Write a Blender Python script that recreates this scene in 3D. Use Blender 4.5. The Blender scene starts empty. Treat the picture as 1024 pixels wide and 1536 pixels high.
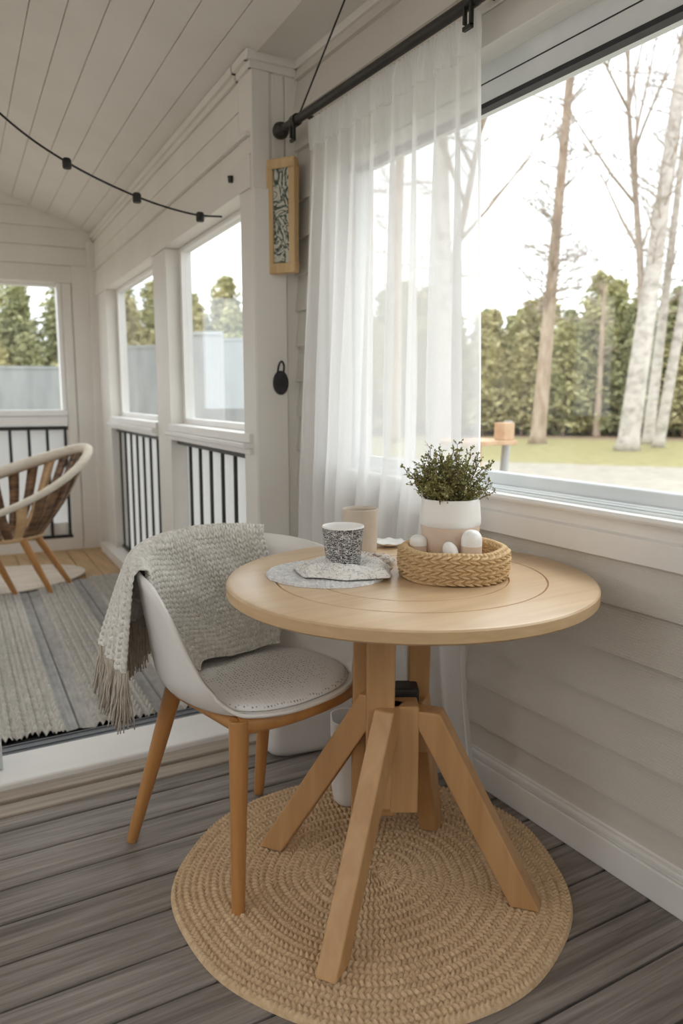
import bpy, bmesh, math, random
import numpy as np
from math import sin, cos, pi, radians, sqrt, atan2, exp
from mathutils import Vector, Matrix, Quaternion
random.seed(7); rng = np.random.default_rng(7)
S = bpy.context.scene
COL = S.collection

# ------------------------------------------------------------------ materials
MATS = {}
def ramp(nt, fac, stops):
    r = nt.nodes.new('ShaderNodeValToRGB')
    els = r.color_ramp.elements
    while len(els) < len(stops): els.new(0.5)
    for e, (p, c) in zip(els, stops):
        e.position = p; e.color = (*c, 1)
    nt.links.new(fac, r.inputs[0])
    return r.outputs[0]
def coords(nt, scale=(1, 1, 1), rot=(0, 0, 0), kind='Object'):
    t = nt.nodes.new('ShaderNodeTexCoord'); m = nt.nodes.new('ShaderNodeMapping')
    m.inputs['Scale'].default_value = scale; m.inputs['Rotation'].default_value = rot
    nt.links.new(t.outputs[kind], m.inputs[0]); return m.outputs[0]
def noise(nt, vec, scale=5, detail=4, rough=.5, dist=0):
    n = nt.nodes.new('ShaderNodeTexNoise')
    n.inputs['Scale'].default_value = scale; n.inputs['Detail'].default_value = detail
    n.inputs['Roughness'].default_value = rough; n.inputs['Distortion'].default_value = dist
    nt.links.new(vec, n.inputs['Vector']); return n.outputs[0]
def new_mat(name, rough=.6, base=(.8, .8, .8), spec=.5, metal=0):
    m = bpy.data.materials.new(name); m.use_nodes = True
    nt = m.node_tree; b = nt.nodes['Principled BSDF']
    b.inputs['Base Color'].default_value = (*base, 1); b.inputs['Roughness'].default_value = rough
    b.inputs['Specular IOR Level'].default_value = spec; b.inputs['Metallic'].default_value = metal
    MATS[name] = m
    return m, nt, b
def bump(nt, b, h, strength=.3, dist=.002):
    n = nt.nodes.new('ShaderNodeBump'); n.inputs['Strength'].default_value = strength
    n.inputs['Distance'].default_value = dist
    nt.links.new(h, n.inputs['Height']); nt.links.new(n.outputs[0], b.inputs['Normal'])
def simple(name, c0, c1, scale=(8, 8, 8), rough=.6, bmp=.1, bdist=.001, detail=5, spec=.5, metal=0, lo=.35, hi=.65, dist=0, nscale=1):
    m, nt, b = new_mat(name, rough, c0, spec, metal)
    n = noise(nt, coords(nt, scale), nscale, detail, .55, dist)
    nt.links.new(ramp(nt, n, [(lo, c0), (hi, c1)]), b.inputs['Base Color'])
    if bmp: bump(nt, b, n, bmp, bdist)
    return m

simple('paint', (.76, .735, .69), (.80, .78, .74), (3, 3, 3), .5, .05)
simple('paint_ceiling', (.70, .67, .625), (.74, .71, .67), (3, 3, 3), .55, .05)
simple('paint_trim', (.82, .81, .79), (.86, .855, .84), (4, 4, 4), .38, .05)
simple('frame_white', (.72, .76, .78), (.80, .83, .84), (2, 6, 6), .3, .05)
simple('black_metal', (.012, .011, .010), (.022, .02, .018), (20, 20, 20), .42, .1)
simple('rubber_and_shade_dark', (.018, .018, .02), (.03, .03, .034), (20, 20, 20), .6, .1)  # also stands in for shade in board gaps and the hub hollow
simple('grey_track', (.13, .14, .16), (.20, .21, .235), (2, 30, 30), .5, .1)
simple('oak', (.47, .262, .108), (.585, .352, .165), (22, 22, 2.2), .42, .12, .0006, 6, lo=.3, hi=.7, dist=.6)
simple('oak_chair', (.44, .205, .065), (.56, .285, .10), (24, 24, 2.2), .38, .08, .0005, 6, lo=.3, hi=.7, dist=.6)
simple('porch_wood', (.42, .27, .13), (.56, .38, .20), (20, 2, 20), .5, .1)
simple('frame_wood', (.55, .37, .18), (.66, .47, .25), (25, 25, 2), .5, .1)
simple('rattan', (.08, .04, .02), (.26, .14, .065), (9, 9, 40), .5, .3, .003)
simple('rattan_light', (.50, .31, .15), (.62, .42, .23), (9, 9, 30), .45, .2, .002)
simple('cream_wrap', (.66, .60, .50), (.74, .69, .60), (10, 10, 60), .8, .3, .003)
simple('shell_white', (.80, .785, .76), (.84, .825, .80), (5, 5, 5), .38, .02)
simple('bin_white', (.80, .79, .78), (.84, .83, .82), (5, 5, 5), .45, .02)
simple('ceramic_white', (.86, .85, .83), (.90, .89, .87), (9, 9, 9), .35, .03)
simple('ceramic_blush', (.68, .54, .43), (.74, .60, .49), (9, 9, 9), .5, .05)
simple('ceramic_beige', (.60, .52, .43), (.66, .58, .49), (12, 12, 12), .55, .1, .001)
simple('soil', (.03, .02, .014), (.09, .06, .04), (80, 80, 80), .9, .6, .004)
simple('leaf', (.13, .14, .035), (.34, .35, .12), (60, 60, 60), .55, 0, lo=.3, hi=.7)
simple('twig', (.14, .08, .04), (.24, .15, .08), (60, 60, 60), .8, .2)
simple('cord_black', (.012, .012, .012), (.03, .028, .026), (40, 40, 40), .6, .1)
simple('deck_pale', (.30, .25, .20), (.42, .36, .30), (2, 60, 20), .55, .3)
simple('mat_pale', (.60, .52, .43), (.70, .62, .53), (3, 9, 3), .8, .1)
simple('fence_grey', (.27, .285, .29), (.35, .36, .36), (6, 6, 1), .8, .1, .01)
simple('fence_pale', (.40, .41, .41), (.46, .465, .465), (6, 6, 1), .8, .1, .01)
simple('bark_pine', (.36, .26, .19), (.56, .45, .36), (5, 5, 1.5), .9, .4, .03)
simple('bark_birch', (.38, .34, .31), (.62, .57, .53), (3, 3, 4), .85, .3, .02, lo=.32, hi=.55)
simple('twig_far', (.34, .27, .22), (.46, .38, .32), (5, 5, 5), .9, 0)
for i, (c0, c1) in enumerate([((.36, .35, .17), (.56, .53, .28)), ((.42, .38, .19), (.60, .54, .31)), ((.27, .28, .14), (.45, .44, .25))]):  # leaf colours lightened to carry the haze over the forest
    simple('needles%d' % i, c0, c1, (.9, .9, .9), .8, 0, lo=.3, hi=.7)
simple('wood_outdoor', (.46, .28, .16), (.60, .40, .25), (9, 9, 9), .7, .1)

# frosted balustrade panel

# jute / straw
def fibre(name, c0, c1, scale, rough=.85):
    m, nt, b = new_mat(name, rough, c0, .25)
    n = noise(nt, coords(nt, (1, 1, 1)), scale, 5, .7)
    nt.links.new(ramp(nt, n, [(.3, c0), (.7, c1)]), b.inputs['Base Color'])
    n2 = noise(nt, coords(nt, (1, 1, 1)), scale * 4, 3, .6)
    bump(nt, b, n2, .5, .0015)
    return m
fibre('jute', (.52, .355, .205), (.76, .575, .375), 60)
fibre('seagrass', (.50, .34, .175), (.76, .56, .33), 130)
fibre('knit', (.56, .54, .50), (.86, .84, .80), 75)
fibre('knit_fringe', (.42, .37, .31), (.62, .57, .50), 75)
fibre('placemat', (.52, .52, .53), (.90, .89, .87), 90)
fibre('rug_braid', (.46, .44, .41), (.64, .62, .59), 60)
fibre('rug_edge', (.010, .010, .011), (.02, .02, .02), 60)

# woven porch rug: light braid rows, darker flat bands (dyed yarn)
m, nt, b = new_mat('rug_porch', .9, (.5, .5, .5), .2)
vec = coords(nt)
sep = nt.nodes.new('ShaderNodeSeparateXYZ'); nt.links.new(vec, sep.inputs[0])
md = nt.nodes.new('ShaderNodeMath'); md.operation = 'WRAP'
md.inputs[1].default_value = .34; md.inputs[2].default_value = 0.0
nt.links.new(sep.outputs[0], md.inputs[0])
sc_ = nt.nodes.new('ShaderNodeMath'); sc_.operation = 'MULTIPLY'; sc_.inputs[1].default_value = 1 / .34
nt.links.new(md.outputs[0], sc_.inputs[0])
c = ramp(nt, sc_.outputs[0], [(.0, (.56, .54, .50)), (.66, (.60, .58, .54)), (.69, (.42, .415, .415)), (.80, (.45, .445, .44)), (.82, (.13, .125, .12)), (.84, (.46, .45, .44)), (.99, (.50, .48, .46))])
n = noise(nt, coords(nt, (40, 14, 40)), 1, 5, .7)
mx = nt.nodes.new('ShaderNodeMix'); mx.data_type = 'RGBA'; mx.blend_type = 'MULTIPLY'; mx.inputs[0].default_value = .8
nt.links.new(c, mx.inputs[6]); nt.links.new(ramp(nt, n, [(.3, (.62, .62, .62)), (.65, (1, 1, 1))]), mx.inputs[7])
nt.links.new(mx.outputs[2], b.inputs['Base Color']); bump(nt, b, noise(nt, coords(nt, (220, 60, 60)), 1, 3), .5, .003)

# floor boards : per-board tone + fine brushed grain
m, nt, b = new_mat('deck', .46, (.2, .18, .16), .5)
g = noise(nt, coords(nt, (2.2, 95, 20)), 1, 6, .7, .25)
g2 = noise(nt, coords(nt, (1.3, 15, 3)), 1, 5, .6, 1.4)
geo = nt.nodes.new('ShaderNodeTexCoord'); sep = nt.nodes.new('ShaderNodeSeparateXYZ'); nt.links.new(geo.outputs['Object'], sep.inputs[0])
dv = nt.nodes.new('ShaderNodeMath'); dv.operation = 'DIVIDE'; dv.inputs[1].default_value = .131; nt.links.new(sep.outputs[1], dv.inputs[0])
fl = nt.nodes.new('ShaderNodeMath'); fl.operation = 'FLOOR'; nt.links.new(dv.outputs[0], fl.inputs[0])
wn = nt.nodes.new('ShaderNodeTexWhiteNoise'); wn.noise_dimensions = '1D'; nt.links.new(fl.outputs[0], wn.inputs['W'])
c1 = ramp(nt, g2, [(.32, (.145, .126, .112)), (.68, (.310, .283, .260))])
c2 = ramp(nt, g, [(.30, (.58, .555, .535)), (.5, (1.0, .985, .97)), (.72, (1.38, 1.37, 1.37))])
mx = nt.nodes.new('ShaderNodeMix'); mx.data_type = 'RGBA'; mx.blend_type = 'MULTIPLY'; mx.inputs[0].default_value = 1
nt.links.new(c1, mx.inputs[6]); nt.links.new(c2, mx.inputs[7])
mx2 = nt.nodes.new('ShaderNodeMix'); mx2.data_type = 'RGBA'; mx2.blend_type = 'MULTIPLY'; mx2.inputs[0].default_value = 1
nt.links.new(mx.outputs[2], mx2.inputs[6]); nt.links.new(ramp(nt, wn.outputs[0], [(0, (.84, .82, .80)), (1, (1.1, 1.1, 1.12))]), mx2.inputs[7])
nt.links.new(mx2.outputs[2], b.inputs['Base Color']); bump(nt, b, g, .55, .0018)

# siding with faint woven texture
m, nt, b = new_mat('siding', .62, (.7, .66, .6), .35)
n = noise(nt, coords(nt, (2, 2, 8)), 1, 4)
nt.links.new(ramp(nt, n, [(.3, (.69, .655, .60)), (.7, (.73, .695, .64))]), b.inputs['Base Color'])
v = nt.nodes.new('ShaderNodeTexBrick'); v.inputs['Scale'].default_value = 1; v.inputs['Mortar Size'].default_value = .0012
v.inputs['Brick Width'].default_value = .0085; v.inputs['Row Height'].default_value = .0065; v.inputs['Mortar Smooth'].default_value = 1
v.inputs['Color1'].default_value = (1, 1, 1, 1); v.inputs['Color2'].default_value = (.8, .8, .8, 1); v.inputs['Mortar'].default_value = (0, 0, 0, 1)
mp = coords(nt, (1, 1, 1), (radians(90), 0, radians(90)))
t = nt.nodes.new('ShaderNodeTexCoord'); sx = nt.nodes.new('ShaderNodeSeparateXYZ'); cb = nt.nodes.new('ShaderNodeCombineXYZ')
nt.links.new(t.outputs['Object'], sx.inputs[0]); nt.links.new(sx.outputs[1], cb.inputs[0]); nt.links.new(sx.outputs[2], cb.inputs[1])
nt.links.new(cb.outputs[0], v.inputs['Vector']); bump(nt, b, v.outputs['Color'], .6, .0016)

# table top with planks inside the ring and oiled sheen
m, nt, b = new_mat('oak_top', .30, (.6, .45, .3), .5)
n = noise(nt, coords(nt, (2.0, 26, 26), (0, 0, radians(-22))), 1, 6, .6, .7)
n2 = noise(nt, coords(nt, (1.5, 5, 5), (0, 0, radians(-22))), 1, 3, .5)
mx = nt.nodes.new('ShaderNodeMix'); mx.data_type = 'RGBA'; mx.blend_type = 'MULTIPLY'; mx.inputs[0].default_value = 1
nt.links.new(ramp(nt, n, [(.3, (.58, .405, .24)), (.7, (.70, .515, .33))]), mx.inputs[6])
nt.links.new(ramp(nt, n2, [(.3, (.90, .90, .90)), (.7, (1.04, 1.03, 1.02))]), mx.inputs[7])
nt.links.new(mx.outputs[2], b.inputs['Base Color']); bump(nt, b, n, .08, .0005)
simple('oak_edge', (.54, .365, .19), (.64, .45, .255), (14, 14, 60), .42, .12, .0005, 6, lo=.3, hi=.7, dist=.6)

# perforated seat pad
m, nt, b = new_mat('seat_pad', .8, (.7, .7, .7), .3)
vo = nt.nodes.new('ShaderNodeTexVoronoi'); vo.inputs['Scale'].default_value = 1; vo.inputs['Randomness'].default_value = .25
nt.links.new(coords(nt, (125, 80, 90)), vo.inputs['Vector'])
nt.links.new(ramp(nt, vo.outputs[0], [(.10, (.22, .215, .21)), (.32, (.84, .835, .83))]), b.inputs['Base Color'])
bump(nt, b, vo.outputs[0], .5, .002)

# black scribble glaze cup
m, nt, b = new_mat('cup_glaze', .35, (.8, .8, .8), .5)
vo = nt.nodes.new('ShaderNodeTexNoise'); vo.inputs['Scale'].default_value = 1; vo.inputs['Detail'].default_value = 2; vo.inputs['Distortion'].default_value = 2.2
nt.links.new(coords(nt, (75, 75, 170)), vo.inputs['Vector'])
wv = nt.nodes.new('ShaderNodeMath'); wv.operation = 'ABSOLUTE'
sb = nt.nodes.new('ShaderNodeMath'); sb.operation = 'SUBTRACT'; sb.inputs[1].default_value = .5
nt.links.new(vo.outputs[0], sb.inputs[0]); nt.links.new(sb.outputs[0], wv.inputs[0])
nt.links.new(ramp(nt, wv.outputs[0], [(.028, (.74, .73, .72)), (.052, (.035, .038, .045))]), b.inputs['Base Color'])

# printed cloth
def printed(name, base, ink, scale, w0, w1):
    m, nt, b = new_mat(name, .9, base, .2)
    n = noise(nt, coords(nt, (scale,) * 3), 1, 2, .5, 2.5)
    s1 = nt.nodes.new('ShaderNodeMath'); s1.operation = 'SUBTRACT'; s1.inputs[1].default_value = .5; nt.links.new(n, s1.inputs[0])
    s2 = nt.nodes.new('ShaderNodeMath'); s2.operation = 'ABSOLUTE'; nt.links.new(s1.outputs[0], s2.inputs[0])
    nt.links.new(ramp(nt, s2.outputs[0], [(w0, ink), (w1, base)]), b.inputs['Base Color'])
    bump(nt, b, noise(nt, coords(nt, (300,) * 3), 1, 2), .4, .0008)
printed('cloth_print', (.80, .78, .75), (.42, .42, .43), 40, .01, .035)
printed('cloth_brown', (.74, .69, .64), (.34, .26, .22), 30, .02, .06)
printed('art_print', (.60, .58, .50), (.07, .10, .085), 15, .02, .10)

# sheer curtain
def sheer(name, transp, col=(.93, .93, .93)):
    m = bpy.data.materials.new(name); m.use_nodes = True; MATS[name] = m
    nt = m.node_tree; nt.nodes.clear()
    o = nt.nodes.new('ShaderNodeOutputMaterial'); d = nt.nodes.new('ShaderNodeBsdfDiffuse'); t = nt.nodes.new('ShaderNodeBsdfTranslucent')
    p = nt.nodes.new('ShaderNodeBsdfTransparent'); a = nt.nodes.new('ShaderNodeMixShader'); c = nt.nodes.new('ShaderNodeMixShader')
    n = noise(nt, coords(nt, (400, 400, 400)), 1, 2)
    mr = nt.nodes.new('ShaderNodeMapRange'); mr.inputs[3].default_value = transp - .06; mr.inputs[4].default_value = transp + .06
    nt.links.new(n, mr.inputs[0])
    d.inputs[0].default_value = (*col, 1); t.inputs[0].default_value = (*col, 1); a.inputs[0].default_value = .62
    nt.links.new(d.outputs[0], a.inputs[1]); nt.links.new(t.outputs[0], a.inputs[2])
    nt.links.new(mr.outputs[0], c.inputs[0]); nt.links.new(a.outputs[0], c.inputs[1]); nt.links.new(p.outputs[0], c.inputs[2])
    nt.links.new(c.outputs[0], o.inputs[0])
sheer('sheer', .30); sheer('sheer_hem', .04)

sheer('frosted', .08, (.70, .71, .71))
# glass
m = bpy.data.materials.new('glass'); m.use_nodes = True; MATS['glass'] = m
nt = m.node_tree; nt.nodes.clear()
o = nt.nodes.new('ShaderNodeOutputMaterial'); p = nt.nodes.new('ShaderNodeBsdfTransparent'); g = nt.nodes.new('ShaderNodeBsdfGlossy')
g.inputs['Roughness'].default_value = .02; p.inputs[0].default_value = (.96, .98, .98, 1)
lw = nt.nodes.new('ShaderNodeLayerWeight'); lw.inputs[0].default_value = .5
pw = nt.nodes.new('ShaderNodeMath'); pw.operation = 'POWER'; pw.inputs[1].default_value = 5; nt.links.new(lw.outputs['Facing'], pw.inputs[0])
fr = nt.nodes.new('ShaderNodeMath'); fr.operation = 'MULTIPLY_ADD'; fr.inputs[1].default_value = .5; fr.inputs[2].default_value = .025; nt.links.new(pw.outputs[0], fr.inputs[0])
mx = nt.nodes.new('ShaderNodeMixShader'); nt.links.new(fr.outputs[0], mx.inputs[0]); nt.links.new(p.outputs[0], mx.inputs[1]); nt.links.new(g.outputs[0], mx.inputs[2])
nt.links.new(mx.outputs[0], o.inputs[0])

# outdoor ground: sandy drive, lawn, forest floor by distance across the lawn
m, nt, b = new_mat('ground', .95, (.5, .5, .4), .1)
t = nt.nodes.new('ShaderNodeTexCoord'); dt = nt.nodes.new('ShaderNodeVectorMath'); dt.operation = 'DOT_PRODUCT'
dt.inputs[1].default_value = (.743, .669, 0); nt.links.new(t.outputs['Object'], dt.inputs[0])
nz = noise(nt, coords(nt, (.35, .35, .35)), 1, 5); ad = nt.nodes.new('ShaderNodeMath'); ad.operation = 'MULTIPLY_ADD'; ad.inputs[1].default_value = 3.0
nt.links.new(nz, ad.inputs[0]); nt.links.new(dt.outputs['Value'], ad.inputs[2])
mr = nt.nodes.new('ShaderNodeMapRange'); mr.inputs[1].default_value = 0; mr.inputs[2].default_value = 50; nt.links.new(ad.outputs[0], mr.inputs[0])
sand = (.43, .39, .34); dry = (.39, .335, .24); grass = (.36, .325, .17); fl_ = (.38, .28, .20)
c = ramp(nt, mr.outputs[0], [(.0, sand), (.24, sand), (.245, dry), (.285, dry), (.30, sand), (.445, sand), (.46, grass), (.68, grass), (.72, fl_), (1, (.30, .23, .16))])
nf = noise(nt, coords(nt, (3, 3, 3)), 1, 6, .7)
mx = nt.nodes.new('ShaderNodeMix'); mx.data_type = 'RGBA'; mx.blend_type = 'MULTIPLY'; mx.inputs[0].default_value = 1
nt.links.new(c, mx.inputs[6]); nt.links.new(ramp(nt, nf, [(.3, (.78, .78, .76)), (.7, (1.1, 1.1, 1.08))]), mx.inputs[7])
nt.links.new(mx.outputs[2], b.inputs['Base Color'])

# ------------------------------------------------------------------ mesh helpers
class MB:
    def __init__(s): s.v = []; s.f = []; s.m = []
    def add(s, vs, fs, mi=0):
        o = len(s.v); s.v += [tuple(v) for v in vs]; s.f += [tuple(i + o for i in f) for f in fs]; s.m += [mi] * len(fs); return s
    def hexa(s, p, mi=0):  # 8 points: bottom 4 ccw, top 4 ccw
        return s.add(p, [(3, 2, 1, 0), (4, 5, 6, 7), (0, 1, 5, 4), (1, 2, 6, 5), (2, 3, 7, 6), (3, 0, 4, 7)], mi)
    def box(s, x0, x1, y0, y1, z0, z1, T=None, mi=0):
        p = [(x0, y0, z0), (x1, y0, z0), (x1, y1, z0), (x0, y1, z0), (x0, y0, z1), (x1, y0, z1), (x1, y1, z1), (x0, y1, z1)]
        if T: p = [T(*q) for q in p]
        return s.hexa(p, mi)
    def tube(s, pts, rad, n=12, cap=True, closed=False, sq=1.0, mi=0):
        pts = [Vector(p) for p in pts]; N = len(pts)
        if not hasattr(rad, '__len__'): rad = [rad] * N
        tang = []
        for i in range(N):
            a = pts[(i - 1) % N] if (closed or i > 0) else pts[0]; b_ = pts[(i + 1) % N] if (closed or i < N - 1) else pts[-1]
            tang.append((b_ - a).normalized())
        up = Vector((0, 0, 1)) if abs(tang[0].z) < .9 else Vector((1, 0, 0))
        nrm = (up - tang[0] * up.dot(tang[0])).normalized(); vs = []
        for i in range(N):
            nrm = (nrm - tang[i] * nrm.dot(tang[i])).normalized(); bn = tang[i].cross(nrm)
            for k in range(n):
                a = 2 * pi * k / n
                vs.append(pts[i] + (nrm * cos(a) + bn * sin(a) * sq) * rad[i])
        fs = []
        for i in range(N if closed else N - 1):
            j = (i + 1) % N
            for k in range(n): fs.append((i * n + k, i * n + (k + 1) % n, j * n + (k + 1) % n, j * n + k))
        if cap and not closed: fs += [tuple(range(n - 1, -1, -1)), tuple((N - 1) * n + k for k in range(n))]
        return s.add(vs, fs, mi)
    def lathe(s, prof, n=48, c=(0, 0, 0), mi=0, sx=1, sy=1):
        vs = []; fs = []; N = len(prof)
        for r, z in prof:
            for k in range(n):
                a = 2 * pi * k / n; vs.append((c[0] + r * cos(a) * sx, c[1] + r * sin(a) * sy, c[2] + z))
        for i in range(N - 1):
            for k in range(n): fs.append((i * n + k, i * n + (k + 1) % n, (i + 1) * n + (k + 1) % n, (i + 1) * n + k))
        if prof[0][0] > 1e-6: fs.append(tuple(range(n - 1, -1, -1)))
        if prof[-1][0] > 1e-6: fs.append(tuple((N - 1) * n + k for k in range(n)))
        return s.add(vs, fs, mi)
    def grid(s, P, closed_u=False, mi=0):   # P: array (nv, nu, 3)
        nv, nu = P.shape[:2]; o = []
        for j in range(nv - 1):
            for i in range(nu if closed_u else nu - 1):
                a = j * nu + i; b_ = j * nu + (i + 1) % nu; o.append((a, b_, b_ + nu, a + nu))
        return s.add(P.reshape(-1, 3).tolist(), o, mi)
    def build(s, name, mats, parent=None, smooth=False, bevel=0, loc=None, subsurf=0, solid=0, segs=2, recenter=True):
        me = bpy.data.meshes.new(name)
        vs = s.v
        org = Vector((0, 0, 0))
        if loc is not None:
            org = Vector(loc); vs = [(v[0] - org[0], v[1] - org[1], v[2] - org[2]) for v in vs]
        me.from_pydata(vs, [], s.f)
        if isinstance(mats, str): mats = [mats]
        for mm in mats: me.materials.append(MATS[mm])
        if len(mats) > 1: me.polygons.foreach_set('material_index', s.m)
        if smooth: me.polygons.foreach_set('use_smooth', [True] * len(me.polygons))
        me.validate(); me.update()
        bm = bmesh.new(); bm.from_mesh(me); bmesh.ops.remove_doubles(bm, verts=bm.verts, dist=1e-6) if len(s.v) < 4000 else None
        bmesh.ops.recalc_face_normals(bm, faces=bm.faces); bm.to_mesh(me); bm.free()
        o = bpy.data.objects.new(name, me); COL.objects.link(o); o.location = org
        if parent is not None:
            o.parent = parent; o.matrix_parent_inverse = parent.matrix_basis.inverted()
        if solid:
            d = o.modifiers.new('solid', 'SOLIDIFY'); d.thickness = solid; d.offset = 0
        if bevel:
            d = o.modifiers.new('bevel', 'BEVEL'); d.width = bevel; d.segments = segs; d.limit_method = 'ANGLE'; d.angle_limit = radians(35)
        if subsurf:
            d = o.modifiers.new('sub', 'SUBSURF'); d.levels = subsurf; d.render_levels = subsurf
        return o
def tag(o, label=None, cat=None, group=None, kind=None):
    if label: o['label'] = label
    if cat: o['category'] = cat
    if group: o['group'] = group
    if kind: o['kind'] = kind
    return o
def empty(name, loc, label=None, cat=None, group=None, kind=None):
    o = bpy.data.objects.new(name, None); COL.objects.link(o); o.location = loc; o.empty_display_size = .05
    return tag(o, label, cat, group, kind)
def struct(o, label=None):
    o['kind'] = 'structure'
    if label: o['label'] = label
    return o
def child(o, par):
    o.parent = par; o.matrix_parent_inverse = (Matrix.Translation(par.location) if par.parent is None else Matrix.Translation(par.location)).inverted(); return o
def smooth_angle(o, ang=40):
    me = o.data; me.polygons.foreach_set('use_smooth', [True] * len(me.polygons))
    bm = bmesh.new(); bm.from_mesh(me)
    for e in bm.edges:
        if len(e.link_faces) == 2 and e.calc_face_angle(0) > radians(ang): e.smooth = False
    bm.to_mesh(me); bm.free(); return o
def spline(P, n=10):
    P = [Vector(p) for p in P]; out = []
    for i in range(len(P) - 1):
        p0 = P[max(i - 1, 0)]; p1 = P[i]; p2 = P[i + 1]; p3 = P[min(i + 2, len(P) - 1)]
        for k in range(n):
            t = k / n
            out.append(.5 * ((2 * p1) + (p2 - p0) * t + (2 * p0 - 5 * p1 + 4 * p2 - p3) * t * t + (3 * p1 - p0 - 3 * p2 + p3) * t ** 3))
    out.append(P[-1]); return out
def stitch(x, v):   # x: position across the row 0..1, v: stitches along; returns 0..1
    s = np.abs(x - .5) * 2
    ph = np.mod(v - s * .75, 1.0)
    return np.sin(pi * ph) ** .7 * np.clip(np.sin(pi * (s * .86 + .07)), 0, 1) ** .6

# porch frame: the porch wall runs very slightly askew to the nook wall
A_ = radians(3.4)
def L(x, y, z): return (1.255 + x * cos(A_) + y * sin(A_), 2.86 - x * sin(A_) + y * cos(A_), z)

# ------------------------------------------------------------------ SETTING: nook
# floor boards
mb = MB(); y = -2.489
while y < 2.10:
    mb.box(-2.2, 1.50, y + .0035, y + .1275, -.03, 0); y += .131
struct(smooth_angle(mb.build('floor', 'deck', bevel=.004)), 'weathered grey-brown wooden deck boards')
mb = MB(); mb.box(-2.3, 1.6, -2.5, 2.62, -.20, -.031)  # near-black sheet, painted shade seen between the boards
struct(mb.build('floor', 'rubber_and_shade_dark'), 'near-black slab, painted shade for the gaps between deck boards')
# steps of thinner boards right at the threshold
mb = MB(); mb.box(-2.2, 1.46, 2.30, 2.50, -.03, .034); 
struct(mb.build('trim_1', 'paint_trim', bevel=.006), 'white painted door threshold')
mb = MB(); mb.box(-2.2, 1.46, 2.236, 2.299, -.03, .016); mb.box(-2.2, 1.46, 2.166, 2.232, -.03, .007)
struct(mb.build('trim_2', 'deck_pale', bevel=.004), 'two pale boards before the threshold')
mb = MB(); mb.box(-2.2, 1.46, 2.502, 2.61, -.12, .012)
for yy in (2.52, 2.56, 2.60): mb.box(-2.2, 1.46, yy, yy + .006, .012, .017)
struct(mb.build('trim_3', 'grey_track', bevel=.002), 'grey sliding-door track behind the threshold')

# right wall below the window: lapped boards
XW = 1.45
def lap(mb, z0, z1, y0, y1, x=XW, d=.019):
    mb.hexa([(x - d, y0, z0), (x + .02, y0, z0), (x + .02, y1, z0), (x - d, y1, z0), (x - .001, y0, z1), (x + .02, y0, z1), (x + .02, y1, z1), (x - .001, y1, z1)])
mb = MB()
zs = [.06, .187, .309, .425, .546, .665, .79]
for a, b_ in zip(zs[:-1], zs[1:]): lap(mb, a, b_ + .004, -2.4, 2.86)
mb.box(XW + .005, XW + .11, -2.4, 2.86, -.2, .88)
# above the window
for a, b_ in ((2.10, 2.235), (2.235, 2.36), (2.36, 2.48)): lap(mb, a, b_, -2.4, 2.86)
mb.box(XW + .005, XW + .11, -2.4, 2.86, 2.07, 2.5)
# pier between window and pilaster
for a, b_ in ((.79, .93), (.93, 1.07), (1.07, 1.21), (1.21, 1.35), (1.35, 1.49), (1.49, 1.63), (1.63, 1.77), (1.77, 1.91), (1.91, 2.10)): lap(mb, a, b_, 2.58, 2.86)
mb.box(XW + .005, XW + .11, 2.58, 2.86, .88, 2.07)
struct(mb.build('wall_right', 'siding'), 'pale lapped board wall under the big window')
mb = MB(); mb.box(1.425, XW + .01, -2.4, 2.85, 0, .078); mb.box(1.432, XW + .01, -2.4, 2.85, .078, .088); mb.box(1.426, XW + .01, -2.4, 2.85, .088, .102); mb.box(1.437, XW + .01, -2.4, 2.85, .102, .112)
struct(mb.build('baseboard_right', 'paint_trim', bevel=.003), 'white stepped baseboard')
mb = MB(); mb.box(1.425, XW + .005, 1.735, 1.775, .112, .775)
struct(mb.build('trim_4', 'paint', bevel=.003), 'pale vertical batten behind the curtain')

# window_1
mb = MB()
def ext(prof, y0, y1):
    n = len(prof); return ([(x, y0, z) for x, z in prof] + [(x, y1, z) for x, z in prof],
        [tuple(range(n))[::-1], tuple(range(n, 2 * n))] + [(i, (i + 1) % n, n + (i + 1) % n, n + i) for i in range(n)])
Y0, Y1 = -.8, 2.58
mb.add(*ext([(1.49, .885), (1.58, .885), (1.58, .925), (1.545, .925), (1.530, .935), (1.510, .932), (1.503, .918), (1.500, .900), (1.49, .898)], Y0, Y1))   # bottom frame bead
mb.box(1.50, 1.58, Y0, Y1, 1.965, 2.08)                                                           # head frame
mb.box(1.50, 1.58, 2.50, 2.58, .9, 2.0)
w1 = struct(smooth_angle(mb.build('window_1', 'frame_white', bevel=.004)), 'large picture window beside the table')
mb = MB(); mb.box(1.455, 1.49, Y0, Y1, .875, .892); mb.box(1.478, 1.487, Y0, Y1, .892, .899)
mb.box(1.4605, 1.467, Y0, Y1, .892, .897); mb.build('track', 'frame_white', w1, bevel=.002)
mb = MB(); mb.add(*ext([(1.455, .775), (1.424, .775), (1.424, .832), (1.436, .838), (1.436, .868), (1.404, .872), (1.400, .880), (1.405, .889), (1.458, .885)], Y0, Y1))
smooth_angle(mb.build('sill', 'paint_trim', w1, bevel=.002))
mb = MB(); mb.box(1.425, 1.455, Y0, Y1 + .06, 2.066, 2.15); mb.box(1.417, 1.455, Y0, Y1 + .06, 2.15, 2.165); mb.box(1.455, 1.505, Y0, Y1, 2.068, 2.08)
mb.build('head_casing', 'paint', w1, bevel=.003)
mb = MB(); mb.box(1.499, 1.53, Y0, Y1, 1.953, 1.966); mb.box(1.4985, 1.50, Y0, Y1, 2.016, 2.019); mb.build('gasket', 'rubber_and_shade_dark', w1)
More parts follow.
